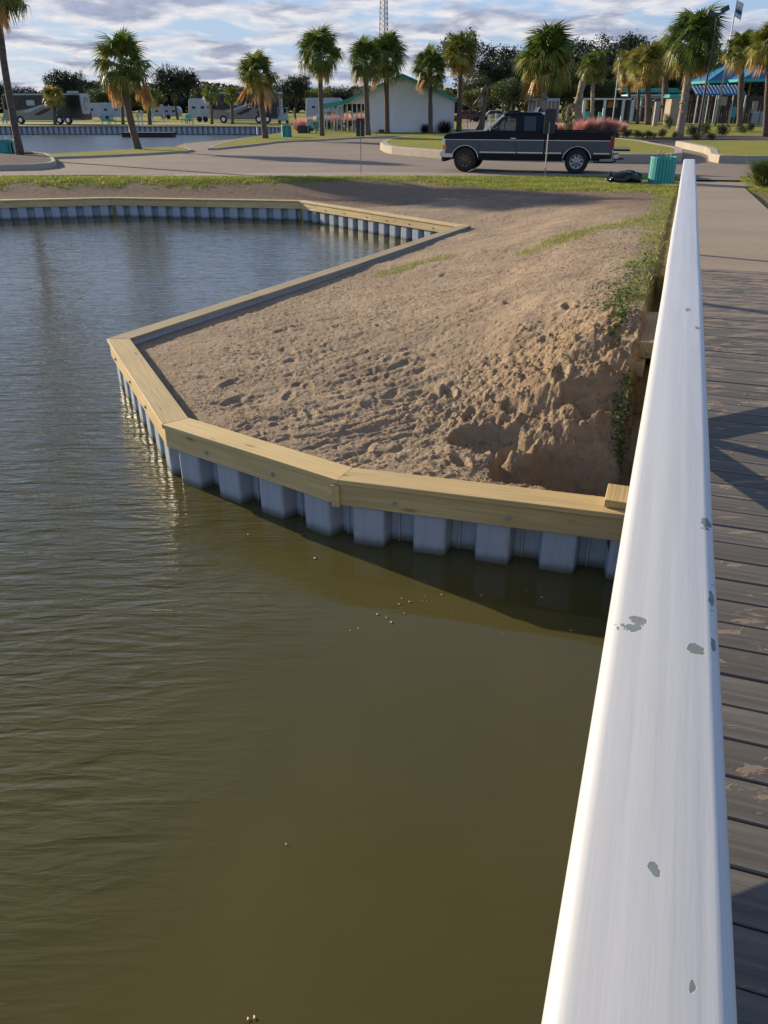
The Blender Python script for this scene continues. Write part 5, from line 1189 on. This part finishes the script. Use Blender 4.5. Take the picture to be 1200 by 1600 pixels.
def table_set(label, px, py):
    b = G(px, py, ROAD); root = thing('patio_table', label, 'table', b, random.uniform(0, 1), 'patio tables on the porch')
    t = MB(); t.tube([(0, 0, .72), (0, 0, .75)], .5, 14); t.build('tabletop', 'metal_dark', root)
    for a in (0.7, 2.3, 3.9, 5.4): l = MB(); l.bar((.35 * math.cos(a), .35 * math.sin(a), 0), (.3 * math.cos(a), .3 * math.sin(a), .72), .04); l.build('leg', 'metal_dark', root)
    for k, a in enumerate((.2, 1.9, 3.4, 4.9)):
        c = thing('patio_chair', label.replace('table', 'chair') + ', ' + ('right', 'rear', 'left', 'front')[k] + ' of it', 'chair', (b.x + .85 * math.cos(a), b.y + .85 * math.sin(a), ROAD), a, 'patio chairs on the porch')
        s_ = MB(); s_.box((0, 0, .43), (.42, .42, .03)); s_.build('seat', 'metal_dark', c); s_ = MB(); s_.box((.2, 0, .7), (.03, .42, .45)); s_.build('backrest', 'metal_dark', c)
        for x, y in ((-.18, -.18), (.18, -.18), (-.18, .18), (.18, .18)): l = MB(); l.box((x, y, .21), (.03, .03, .42)); l.build('leg', 'metal_dark', c)
table_set('dark round patio table in front of the porch', 541, 206.5); table_set('dark round patio table at the left wall of the white building', 556, 206.5)
def planter(label, px, py, w_, h_, mat):
    b = G(px, py, ROAD + .09); root = thing('planter_box', label, 'planter', b, .1)
    for x, y, a, l in ((0, -.3, 0, w_), (0, .3, 0, w_), (-w_ / 2, 0, math.pi / 2, .6), (w_ / 2, 0, math.pi / 2, .6)): m_ = MB(); m_.box((x, y, h_ / 2), (l, .04, h_), a); m_.build('side_board', mat, root)
    m_ = MB(); m_.box((0, 0, h_ * .42), (w_ - .05, .55, h_ * .8)); m_.build('soil', 'mulch', root)
planter('brown wooden planter box below the pink grass', 475, 208, 1.0, .55, 'dark_wood')
def lounge(label, px, py, mat='teal_paint', rz=0.0, z=ROAD, sc_=1.0, group='teal garden chairs'):
    b = G(px, py, z); root = thing('garden_chair', label, 'chair', b, rz, group); root.scale = (sc_,) * 3
    m_ = MB(); m_.box((0, 0, .38), (.55, .55, .03), 0, Matrix.Rotation(R(-8), 3, 'X')); m_.build('seat', mat, root)
    m_ = MB()
    for k in range(5): m_.box((-.22 + k * .11, .36, .72), (.09, .025, .75 - abs(k - 2) * .07), 0, Matrix.Rotation(R(-18), 3, 'X'))
    tag(m_.build('backrest', mat, root), kind='stuff')
    for sx in (-1, 1):
        m_ = MB(); m_.box((sx * .33, .02, .58), (.12, .68, .025)); m_.build('armrest', mat, root); m_ = MB(); m_.box((sx * .33, -.26, .29), (.10, .03, .58)); m_.box((sx * .31, .34, .25), (.03, .10, .5)); m_.build('leg', mat, root)
lounge('teal slatted garden chair beside the wooden planter', 487, 208, rz=.3, z=ROAD + .09); lounge('upper teal garden chair half hidden by the tall palm trunk', 495, 204, rz=-.6, z=ROAD + .09, sc_=1.15)
for k, (px, py) in enumerate(((164, 193.6), (176, 193.6), (290, 193.4), (297, 193.6), (5, 193), (15, 193.4))):
    lounge(('teal chair across the pond right of the left motorhome', 'second teal chair right of the left motorhome', 'teal chair across the pond left of the white trailer', 'teal chair touching the white trailer', 'teal chair across the pond at the left edge', 'teal chair across the pond just left of the palm trunk')[k], px, py, rz=random.uniform(-.6, .6), sc_=1.05)

# ------------------------------------------------------------------ far bulkhead
def far_wall():
    a, b = Vector(PD[-3]), Vector(PD[-2]); pts = [Vector(p) for p in PD[-5:]]; A = pts[0]
    root = thing('far_seawall', 'grey corrugated seawall along the far side of the pond', 'seawall', (A.x, A.y, 0)); mb = MB()
    for i in range(4):
        p, q = pts[i], pts[i + 1]; L = (q - p).length; d = (q - p).normalized(); n = min(120, int(L / .62)); nr = Vector((-d.y, d.x))
        if nr.y > 0: nr = -nr
        for k in range(n):
            c = p + d * (k + .5) * .62
            if c.x < -75: break
            mb.box((c.x + nr.x * .08 - A.x, c.y + nr.y * .08 - A.y, .33), (.34, .2, .95), math.atan2(d.y, d.x))
        L2 = n * .62; m2 = MB(); c = p + d * L2 / 2; m2.box((c.x - A.x, c.y - A.y + .06, .31), (L2, .12, 1.0), math.atan2(d.y, d.x)); m2.build('backing', 'metal_post', root)
        m3 = MB(); m3.box((c.x - A.x + nr.x * .1, c.y - A.y + nr.y * .1, .83), (L2, .36, .10), math.atan2(d.y, d.x)); m3.build('cap', 'stone', root)
    tag(mb.build('sheet_piling', 'vinyl', root), kind='stuff')
    b = G(231, 206, .5); r = thing('shadow_strip', 'low dark block added in place of the shadow strip along the far seawall', 'shadow strip', (b.x, b.y, 0)); m = MB(); m.box((0, .3, .20), (5.4, 1.6, .36)); m.build('float', 'dark_wall', r, bevel=.04); m = MB(); m.box((0, .3, .42), (5.6, 1.8, .06)); m.build('deck', 'dark_wood', r)  # dark boxes added to stand in for the shadowed strip of the far wall
far_wall()

# ------------------------------------------------------------------ motorhomes and trailers
def swoosh(root, nm_, pts, y, mat, sy=-1): m_ = MB(); m_.ext(pts, y, y + sy * .012); m_.build(nm_, mat, root, fix=True)
def motorhome(label, xr_px, by, L, H, yaw, emblem):
    b = G(xr_px, by, ROAD); root = thing('motorhome', label, 'motorhome', b, yaw)     # origin: near rear corner on the ground, +x to the rear
    Wd = 2.5
    m_ = MB(); m_.ext([(-L + .1, .45), (-L, .9), (-L, 1.6), (-L + .12, H - .25), (-L + .4, H), (-.12, H), (0, H - .15), (0, .55), (-.3, .45)], 0, Wd); m_.build('body', 'rv_beige', root, bevel=.06, fix=True)
    # dark upper band, windows and sweeping stripes on the near side
    swoosh(root, 'dark_band', [(-L + .25, H - .25), (-L + .2, 1.7), (-L * .80, 1.55), (-L * .55, 2.0), (-L * .35, 2.0), (-L * .30, .75), (-.05, .6), (-.05, H - .2)], -.001, 'rv_dark')
    swoosh(root, 'stripe', [(-L * .78, 1.35), (-L * .52, 2.15), (-L * .35, 2.45), (-L * .50, 1.95), (-L * .68, 1.30)], -.015, 'rv_grey')
    swoosh(root, 'stripe', [(-L * .60, .75), (-L * .36, 1.5), (-L * .15, 2.6), (-L * .34, 1.25), (-L * .48, .70)], -.015, 'rv_beige')
    swoosh(root, 'dark_stripe', [(-L * .62, 1.1), (-L * .46, 1.75), (-L * .36, 1.9), (-L * .45, 1.35), (-L * .55, 1.0)], -.016, 'rv_dark')
    for (x, w_, z, h_, mt) in ((-L + .65, .55, 2.1, .9, 'cab_glass'), (-L * .82, .9, 2.35, .7, 'glass_dark'), (-L * .63, 1.1, 2.4, .6, 'rv_grey'), (-L * .30, 1.0, 2.35, .6, 'glass_dark')):
        w2 = MB(); w2.box((x, -.03, z), (w_, .03, h_)); w2.build('window', mt, root)
    g_ = MB(); g_.box((-L + .02, Wd / 2, 2.15), (.03, Wd - .5, 1.0), 0, Matrix.Rotation(R(6), 3, 'Y')); g_.build('windscreen', 'glass_dark', root)
    aw = MB(); aw.box((-L * .45, -.08, H - .12), (L * .75, .14, .12)); aw.build('awning', 'rv_grey', root, bevel=.03)
    ac = MB(); ac.box((-L * .12 - .2, Wd / 2, H + .14), (1.2, .8, .26)); ac.build('roof_air_conditioner', 'rv_white', root, bevel=.06); ac = MB(); ac.box((-L * .72, Wd / 2, H + .10), (.9, .7, .2)); ac.build('roof_vent', 'metal_dark', root, bevel=.05)
    # rear cap with its emblem
    rc = MB(); rc.ext([(.15, 1.15), (Wd - .5, 1.15), (Wd - .05, 1.9), (Wd - .05, H - .1), (.1, H - .1), (.1, 2.2)], .002, .05, 'x'); rc.build('rear_cap', 'rv_grey', root, fix=True, bevel=.01)
    rl = MB(); rl.ext([(.05, .5), (Wd - .05, .5), (Wd - .05, 1.85), (Wd - .5, 1.12), (.15, 1.12), (.05, 1.3)], .002, .04, 'x'); rl.build('rear_grille', 'rv_dark', root, fix=True)
    if emblem == 'swirl':
        cy, cz = Wd * .5, 2.35
        for (r0, a0, a1, w_) in ((.62, -40, 150, .17), (.62, 150, 330, .12), (.34, 60, 260, .12)):
            e = MB(); prev = None
            for k in range(13):
                a = R(a0 + (a1 - a0) * k / 12); ww = w_ * math.sin(math.pi * (k + .4) / 12.8); p0, p1 = (.058, cy + (r0 - ww / 2) * math.cos(a), cz + (r0 - ww / 2) * math.sin(a)), (.058, cy + (r0 + ww / 2) * math.cos(a), cz + (r0 + ww / 2) * math.sin(a))
                if prev: e.poly([prev[0], p0, p1, prev[1]])
                prev = (p0, p1)
            e.build('emblem_stroke', 'rv_dark', root)
    else:
        e = MB(); e.ext([(.35, 2.75), (Wd - .5, 2.95), (Wd - .45, 2.78), (1.05, 2.15), (Wd - .35, 2.25), (Wd - .3, 2.02), (.45, 1.95), (.42, 2.1), (1.35, 2.68), (.35, 2.6)], .052, .062, 'x'); e.build('emblem_stroke', 'rv_white', root, fix=True)
        e = MB(); e.ext([(.1, 1.78), (Wd - .06, 1.78), (Wd - .06, H - .2), (.1, H - .2)], .0505, .0515, 'x'); e.build('emblem_field', 'rv_dark', root)
    for y in (.25, Wd - .25): t = MB(); t.box((.06, y, 1.0), (.04, .16, .4)); t.build('tail_lamp', 'red_lens', root)
    for x in (-L * .80, -L * .30, -L * .30 + 1.15):
        t = MB(); t.tube([(x, -.03, .47), (x, .3, .47)], .47, 20); t.build('tyre', 'rubber', root); t = MB(); t.tube([(x, -.04, .47), (x, .02, .47)], .25, 14); t.build('rim', 'chrome', root)
    return root
motorhome('beige and black motorhome with a swirl emblem on its rear across the pond', 131, 194.2, 10.6, 3.45, R(-8), 'swirl')
motorhome('beige and black motorhome with a zigzag emblem behind the full palm across the pond', 438, 192.6, 9.6, 3.7, R(-4), 'zig')
def trailer(label, px, by, L, H, yaw=0.0, front=0.0, mat='rv_white', group='white trailers'):
    b = G(px, by, ROAD); root = thing('travel_trailer', label, 'trailer', b, yaw, group)
    m_ = MB(); m_.ext([(-L / 2, .5), (-L / 2 - front * .3, 1.1), (-L / 2 + .2, H - .1), (-L / 2 + .5, H), (L / 2 - .5, H), (L / 2 - .1, H - .3), (L / 2, 1.2), (L / 2 - .2, .5)], -1.2, 1.2); m_.build('body', mat, root, bevel=.08, fix=True)
    for x in (-L * .28, L * .05, L * .3): m_ = MB(); m_.box((x, -1.21, H * .62), (.5, .02, .3)); m_.build('window', 'glass_dark', root)
    m_ = MB(); m_.box((-L * .1, -1.215, 1.45), (.65, .02, 1.75)); m_.build('door', 'rv_grey', root)
    for x in (-.4, .45): m_ = MB(); m_.tube([(x, -1.24, .36), (x, -.95, .36)], .36, 14); m_.build('tyre', 'rubber', root)
trailer('white trailer with dark marking right of the round oak', 319, 190.5, 3.8, 3.0)
trailer('white trailer right behind the left motorhome', 168, 188.5, 6.5, 2.5)
trailer('white trailer beyond the porch, left of its roof', 508, 190, 5.5, 3.1)
trailer('low white camper behind the hookup posts', 262, 186, 5, 2.0)
def cart():
    b = G(443, 192.8, ROAD); r = thing('golf_cart', 'white golf cart parked at the rear of the right motorhome', 'golf cart', b, R(90))
    m_ = MB(); m_.ext([(-1.1, .35), (-1.15, .7), (-.6, .85), (-.45, .5), (.3, .5), (.35, .85), (1.1, .85), (1.1, .35)], -.6, .6); m_.build('body', 'rv_white', r, bevel=.05, fix=True)
    m_ = MB(); m_.box((0, 0, 1.85), (1.9, 1.25, .07)); m_.build('canopy', 'rv_white', r, bevel=.03)
    for x in (-.8, .8):
        for y in (-.55, .55): m_ = MB(); m_.bar((x * 1.1, y, .8), (x, y, 1.83), .04); m_.build('canopy_post', 'pale_trim', r); m_ = MB(); m_.tube([(x, y * 1.05, .22), (x, y * .8, .22)], .22, 12); m_.build('wheel', 'rubber', r)
    m_ = MB(); m_.box((.45, 0, .95), (.12, 1.1, .5)); m_.build('seat', 'rv_grey', r)
cart()
def car(label, px, by, mat, yaw=0.0, L=4.5, H=1.45, group='cars parked far behind'):
    b = G(px, by, ROAD); r = thing('parked_car', label, 'car', b, yaw, group); h = L / 2
    m_ = MB(); m_.ext([(-h, .35), (-h + .02, .75), (-h + .9, .92), (-h + 1.5, H), (h - 1.4, H), (h - .5, .98), (h, .85), (h, .35)], -.85, .85); m_.build('body', mat, r, bevel=.07, fix=True)
    m_ = MB(); m_.ext([(-h + 1.08, .95), (-h + 1.55, H - .08), (h - 1.45, H - .08), (h - .8, .98)], -.862, .862); m_.build('window', 'glass_dark', r, fix=True)
    for x in (-h + .8, h - .85):
        for y in (-.8, .8): m_ = MB(); m_.tube([(x, y - .1, .32), (x, y + .1, .32)], .32, 14); m_.build('wheel', 'rubber', r)
car('white car seen under the porch roof', 516, 192, 'rv_white', R(8)); car('red car far behind the sculpture left of the yellowing palm', 729, 190, 'car_red', R(6))
car('grey car far behind the round green tree', 800, 188.5, 'truck_grey', R(2)); car('dark tall van hidden behind the truck roof', 836, 215, 'rv_dark', 0, 2.9, 2.0); car('silver car beneath the trees left of the windscreen', 772, 188.5, 'rv_grey', R(-4))
for k, (px, py, h_) in enumerate(((223, 195, 1.6), (217, 195, 1.2), (240, 193, 1.2), (257, 192, 1.0), (765, 195, 1.1), (775, 193, 1.2), (788, 193, 1.1), (795, 193, 1.1))):
    b = G(px, py, ROAD); r = thing('utility_pedestal', ('tall grey hookup post left of the thick small palm', 'short hookup post beside the taller one', 'hookup post right of the thick small palm', 'small hookup post under the round oak', 'pale hookup post right of the sculpture', 'second hookup post right of the sculpture', 'third hookup post before the green tree', 'last hookup post before the green tree')[k], 'utility post', b, 0, 'campground hookup posts')
    m_ = MB(); m_.box((0, 0, h_ * .4), (.14, .12, h_ * .8)); m_.build('post', 'pale_trim', r); m_ = MB(); m_.box((0, -.02, h_ * .82), (.28, .2, h_ * .36)); m_.build('meter_box', 'galvanised', r)

# ------------------------------------------------------------------ park buildings on the right
def rect(root, nm_, x0, x1, y0, y1, Y, dp, mat, b, bevel=0.0):
    ym = (y0 + y1) / 2; p0, p1 = at(x0, ym, Y), at(x1, ym, Y); p0.z, p1.z = at(x0, y1, Y).z, at(x0, y0, Y).z; z0 = max(p0.z, ROAD - .02); m_ = MB(); m_.box(((p0.x + p1.x) / 2 - b[0], Y + dp / 2 - b[1], (z0 + p1.z) / 2 - b[2]), (p1.x - p0.x, dp, p1.z - z0)); return m_.build(nm_, mat, root, bevel=bevel)
def fins():
    Y = G(850, 190, ROAD).y; b = at(850, 190, Y); b.z = ROAD; r = thing('finned_wall', 'orange brick wall divided by white upright fins behind the truck cab', 'wall', b)
    rect(r, 'brick_wall', 825, 873, 158, 192, Y, .3, 'brick_orange', b); rect(r, 'top_beam', 823, 875, 153.5, 158, Y - .15, .5, 'rv_white', b)
    for k in range(9): rect(r, 'fin', 824.5 + k * 5.9, 826.3 + k * 5.9, 158, 191, Y - .14, .13, 'rv_white', b)
fins()
def shelter():
    Y = G(930, 193, ROAD).y; b = at(930, 193, Y); b.z = ROAD; r = thing('open_shelter', 'low open shelter with a white beam and posts behind the pink grass', 'shelter', b)
    rect(r, 'beam', 908, 987, 153.5, 156, Y, .3, 'pale_trim', b); rect(r, 'flat_roof', 909, 986, 151.6, 153.3, Y + .1, 5, 'metal_dark', b)
    for x in (910, 942, 971, 985): rect(r, 'post', x, x + 4, 156.2, 193, Y + .02, .22, 'pale_trim', b)
    rect(r, 'back_wall', 909, 986, 156.2, 192, Y + 4, .2, 'dark_wall', b)
    for (x0, x1, y0, y1, mt, nm_) in ((908.5, 914, 172, 186, 'teal_paint', 'teal_panel'), (915, 921, 174, 186, 'teal_paint', 'teal_panel'), (935, 941, 175, 187, 'teal_paint', 'teal_panel'), (914, 919, 157, 171, 'frond_yellow', 'yellow_panel'), (950, 965, 158, 168, 'brick_orange', 'orange_panel')): rect(r, nm_, x0, x1, y0, y1, Y + 1.2, .2, mt, b)
shelter()
def brick_shelter():
    Y = G(1010, 190, ROAD).y; b = at(1010, 190, Y); b.z = ROAD; r = thing('brick_shelter', 'white framed pavilion with orange louvres behind the golden palms', 'pavilion', b)
    rect(r, 'eave_beam', 986, 1034, 150, 153.5, Y - .1, .5, 'rv_white', b); rect(r, 'roof', 985, 1035, 147.5, 149.8, Y - .3, 5, 'pale_trim', b); rect(r, 'sill_beam', 989, 1032, 165.5, 167.5, Y - .08, .3, 'rv_white', b)
    for x in (989, 1000, 1010.5, 1020, 1030): rect(r, 'post', x, x + 2, 153.6, 190, Y - .05, .2, 'rv_white', b)
    for (x0, x1) in ((991.2, 999.6), (1002.2, 1010), (1012.8, 1019.6), (1022.2, 1029.6)):
        for k in range(5): rect(r, 'louvre', x0, x1, 154.4 + k * 2.25, 156.1 + k * 2.25, Y + .02, .08, 'brick_orange', b)
    rect(r, 'back_wall', 989, 1031, 168, 191, Y + 3, .2, 'dark_wood', b)
    for k in range(10): rect(r, 'fence_picket', 990 + k * 4.1, 990.9 + k * 4.1, 168, 190, Y + .3, .06, 'dark_wood', b)
    rect(r, 'fence_rail', 989, 1031, 170, 171, Y + .36, .06, 'dark_wood', b)
brick_shelter()
def teal_line():
    Y = 136; b = at(1000, 187, Y); b.z = ROAD; r = thing('teal_canopy', 'teal metal canopy roof glimpsed between the palm trunks above the brick pavilion', 'canopy', b)
    rect(r, 'fascia', 972, 1063, 140, 144.5, Y, .3, 'teal_roof', b); rect(r, 'roof_panel', 974, 1060, 137.5, 139.8, Y + .1, 5, 'teal_roof', b)
    for x in (976, 1000, 1026, 1058): rect(r, 'post', x, x + 1.8, 144.6, 190, Y + .1, .2, 'teal_paint', b)
    rect(r, 'back_wall', 974, 1062, 145, 190, Y + 5, .2, 'dark_wall', b)
teal_line()
def pillar(label, x0, x1, y0, y1, mat, cap=None, capy=5, dpth=1.0):
    Y = G((x0 + x1) / 2, y1, ROAD).y; b = at((x0 + x1) / 2, y1, Y); b.z = ROAD; r = thing('pillar', label, 'pillar', b)
    rect(r, 'shaft', x0, x1, y0, y1, Y, dpth, mat, b, .03)
    if cap: rect(r, 'pillar_cap', x0 - .8, x1 + .8, y0 - capy, y0 - .1, Y - .06, dpth + .12, cap, b, .03)
    return r
pillar('orange brick pillar left of the teal capped one', 1032.5, 1039.5, 151, 186, 'brick_orange', 'stone', 2)
pillar('slim stone pillar with a flat cap in front of the brick pavilion', 1023, 1030, 158, 197, 'stone', 'metal_dark', 2, .5)
pillar('tall stone gate pillar with a teal cap left of the tallest palm', 1047, 1073, 153, 196, 'stone', 'teal_roof', 5.5, 2.2)
def palisade():
    Y = G(1090, 193, ROAD).y + 4; b = at(1090, 193, Y); b.z = ROAD; r = thing('palisade_fence', 'dark upright board fence beneath the blue canopy', 'fence', b)
    for k in range(34): x = 1074 + k * 3.9; rect(r, 'board', x, x + 3.4, 149 + (k * 7 % 5) * .4, 196, Y + (k % 2) * .03, .06, 'dark_wood', b)
    rect(r, 'rail', 1074, 1206, 158, 160, Y + .1, .08, 'dark_wood', b)
palisade()
def canopy():
    Y = G(1120, 193, ROAD).y - 1; b = at(1125, 195, Y); b.z = ROAD; r = thing('entrance_canopy', 'blue canopy with white slanting ribs on slim posts right of the tallest palm', 'canopy', b)
    A, B_, C, D_ = at(1080, 133.8, Y + 2.2), at(1158, 132.5, Y + 2.2), at(1165, 146, Y), at(1088, 147, Y)
    def l(p): return tuple(Vector(p) - Vector(b))
    m_ = MB(); top = [l(D_), l(C), l(B_), l(A)]; m_.poly(top); m_.poly([(x, y, z - .08) for (x, y, z) in top], True)
    for k in range(4): p, q = top[k], top[(k + 1) % 4]; m_.poly([p, (p[0], p[1], p[2] - .08), (q[0], q[1], q[2] - .08), q])
    m_.build('roof_panel', 'blue_roof', r, fix=True)
    for k in range(14):
        f = (k + .3) / 14; p, q = Vector(l(D_)).lerp(Vector(l(C)), f), Vector(l(A)).lerp(Vector(l(B_)), f); m_ = MB(); m_.bar(p + Vector((0, 0, .03)), q + Vector((0, 0, .03)), .06, .03); m_.build('rib', 'pale_trim', r)
    rect(r, 'fascia', 1087.5, 1165, 146.6, 149, Y - .05, .1, 'blue_roof', b)
    for (x, dy) in ((1087, 0), (1098, 1.0), (1104, 2.0), (1119, 0), (1116, 2.1), (1142, .8), (1161, 0)): rect(r, 'post', x, x + 1.6, 148.5, 195, Y + dy, .12, 'galvanised', b)
canopy()
def hip(label, x0, x1, ye, xa, ya, Y, D_):
    b = at((x0 + x1) / 2, 190, Y); b.z = ROAD; r = thing('hip_roof_pavilion', label, 'pavilion', b); p0, p1, ap = at(x0, ye, Y), at(x1, ye, Y), at(xa, ya, Y + D_ / 2)
    def l(p): return tuple(Vector(p) - Vector(b))
    q0, q1 = p0 + Vector((0, D_, 0)), p1 + Vector((0, D_, 0)); m_ = MB()
    for a, c in ((p0, p1), (p1, q1), (q1, q0), (q0, p0)): m_.poly([l(a), l(c), l(ap)])
    m_.poly([l(p0), l(p1), l(q1), l(q0)], True); m_.build('roof', 'blue_roof', r, fix=True)
    for a in (p0, p1, q0, q1): m_ = MB(); m_.bar(Vector(l(a)) + Vector((0, 0, .05)), Vector(l(ap)) + Vector((0, 0, .08)), .16, .12); m_.build('hip_cap', 'teal_roof', r)
    for a, c in ((p0, p1), (p0, q0), (p1, q1)): m_ = MB(); m_.bar(Vector(l(a)) - Vector((0, 0, .1)), Vector(l(c)) - Vector((0, 0, .1)), .12, .34); m_.build('eave_fascia', 'teal_roof', r)
    for a in (p0, p1): m_ = MB(); v = Vector(l(a)); v.x *= .94; m_.box((v.x, v.y + .3, v.z / 2 - .1), (.2, .2, v.z - .2)); m_.build('post', 'stone', r)
YR = 126
hip('open pavilion with teal edged blue hip roof right of the flagpole', 1107, 1176, 126.5, 1148, 97, YR, 9)
hip('larger teal edged hip roof pavilion running out of the right side', 1160, 1290, 124, 1222, 82, YR - 5, 10)
def rear_rail():
    Y = G(1180, 197, ROAD).y; b = at(1185, 197, Y); b.z = ROAD; r = thing('pool_fence', 'grey panel fence behind the right hand palm', 'fence', b)
    rect(r, 'panel', 1174, 1186, 176, 196, Y, .05, 'metal_post', b); rect(r, 'panel', 1187, 1215, 176, 196, Y, .05, 'metal_post', b); rect(r, 'top_rail', 1173, 1215, 174.5, 175.8, Y - .02, .08, 'galvanised', b)
    for x in (1173, 1186.1, 1199): rect(r, 'post', x, x + .9, 174, 197, Y - .03, .07, 'metal_dark', b)
    for (px, x1, y0, y1, lb, mt) in ((1145, 1150, 167, 183, 'pale teal box standing before the dark fence', 'teal_paint'), (1176, 1184, 158, 176, 'yellowish sign board on the dark wall above the panel fence', 'stone'), (1126, 1136, 151, 165, 'pale notice board under the blue canopy', 'stone')):
        YY = Y + 1.5; bb = at((px + x1) / 2, 196, YY); bb.z = ROAD; r2 = thing('notice_board', lb, 'board', bb); rect(r2, 'panel', px, x1, y0, y1, YY, .15, mt, bb); rect(r2, 'post', (px + x1) / 2 - .5, (px + x1) / 2 + .5, y1, 196, YY + .05, .08, 'metal_dark', bb)
rear_rail()

# ------------------------------------------------------------------ poles and mast
def flagpole():
    b = G(1117.5, 196.5, ROAD); t = at(1142, -3, b.y); r = thing('flagpole', 'tall white metal flagpole in the shrub bed right of the tallest palm', 'flagpole', b); H = t.z - ROAD
    m_ = MB(); m_.tube([(0, 0, 0), (0, 0, H * .5), (0, 0, H)], [.11, .09, .055], 12); m_.build('pole', 'galvanised', r, smooth=True); m_ = MB(); m_.tube([(0, 0, H), (0, 0, H + .1), (0, 0, H + .2)], [.05, .11, .03], 10); m_.build('finial', 'galvanised', r)
    f = thing('flag', 'white and blue flag hanging limp at the top of the flagpole', 'flag', (b.x, b.y, t.z - .2))
    for (nm_, z0, z1, mt) in (('white_cloth', -.0, -.75, 'flag_white'), ('blue_cloth', -.76, -1.1, 'flag_blue'), ('lower_cloth', -1.11, -1.5, 'flag_white')):
        m_ = MB(); n = 12
        for i in range(n + 1):
            x = .08 + .75 * i / n; y = .14 * math.sin(i * 1.3) * (i / n) ** .5
            m_.v += [(x, y, z0 - .30 * i / n), (x * .95, y * 1.2, z1 - .38 * i / n)]
        for i in range(n): m_.f.append([2 * i, 2 * i + 1, 2 * i + 3, 2 * i + 2])
        o = m_.build(nm_, mt, f, smooth=True); md = o.modifiers.new('thick', 'SOLIDIFY'); md.thickness = .01
flagpole()
def floodpole(label, bx, Y, tx, ty, heads, s_=1.0):
    b = at(bx, 190, Y); b.z = ROAD; t = at(tx, ty, Y); b.x = t.x; r = thing('lamp_pole', label, 'lamp pole', b, 0, 'lamp poles'); H = t.z - ROAD
    m_ = MB(); m_.tube([(0, 0, 0), (0, 0, H)], [.10 * s_, .06 * s_], 8); m_.build('pole', 'metal_dark' if heads > 1 else 'metal_post', r)
    for k in range(heads):
        sx = (-1, 1)[k % 2] if heads > 1 else 0
        m_ = MB(); m_.box((sx * .42 * s_, 0, H + .1 + .25 * (sx > 0)), (.55 * s_, .25, .30 * s_), 0, Matrix.Rotation(R(-25 * sx), 3, 'Y')); m_.build('lamp_head', 'metal_dark' if heads > 1 else 'rv_white', r, bevel=.03)
    if heads > 1: m_ = MB(); m_.bar((-.5 * s_, 0, H), (.5 * s_, 0, H + .15), .06); m_.build('cross_arm', 'metal_dark', r)
floodpole('tall lamp pole with two floodlights just right of the tallest palm', 1119, 62, 1121, 24, 2)
floodpole('slim lamp pole with one small pale lamp above the golden palms', 966, 85, 968.5, 94, 1, .7)
floodpole('utility pole with a cross arm between the crooked palm and the round oak', 225, 125, 225, 108, 2, 1.4)
def mast():
    Y = 230; b = at(600, 180, Y); b.z = ROAD; r = thing('lattice_mast', 'slender lattice radio mast rising behind the white building', 'mast', b); H = at(599, -30, Y).z - ROAD; n = 26; w0, w1 = 1.75, .9
    C = lambda k, j: Vector((math.cos(j * 2.0944 + .6), math.sin(j * 2.0944 + .6), 0)) * (w0 + (w1 - w0) * k / n) + Vector((0, 0, H * k / n))
    for j in range(3): m_ = MB(); m_.bar(C(0, j), C(n, j), .17); m_.build('leg', 'metal_post', r)
    m_ = MB()
    for k in range(n):
        for j in range(3): m_.bar(C(k, j), C(k + 1, (j + 1) % 3), .08); m_.bar(C(k, (j + 1) % 3), C(k + 1, j), .08); m_.bar(C(k, j), C(k, (j + 1) % 3), .07)
    tag(m_.build('bracing', 'metal_post', r), kind='stuff')
mast()
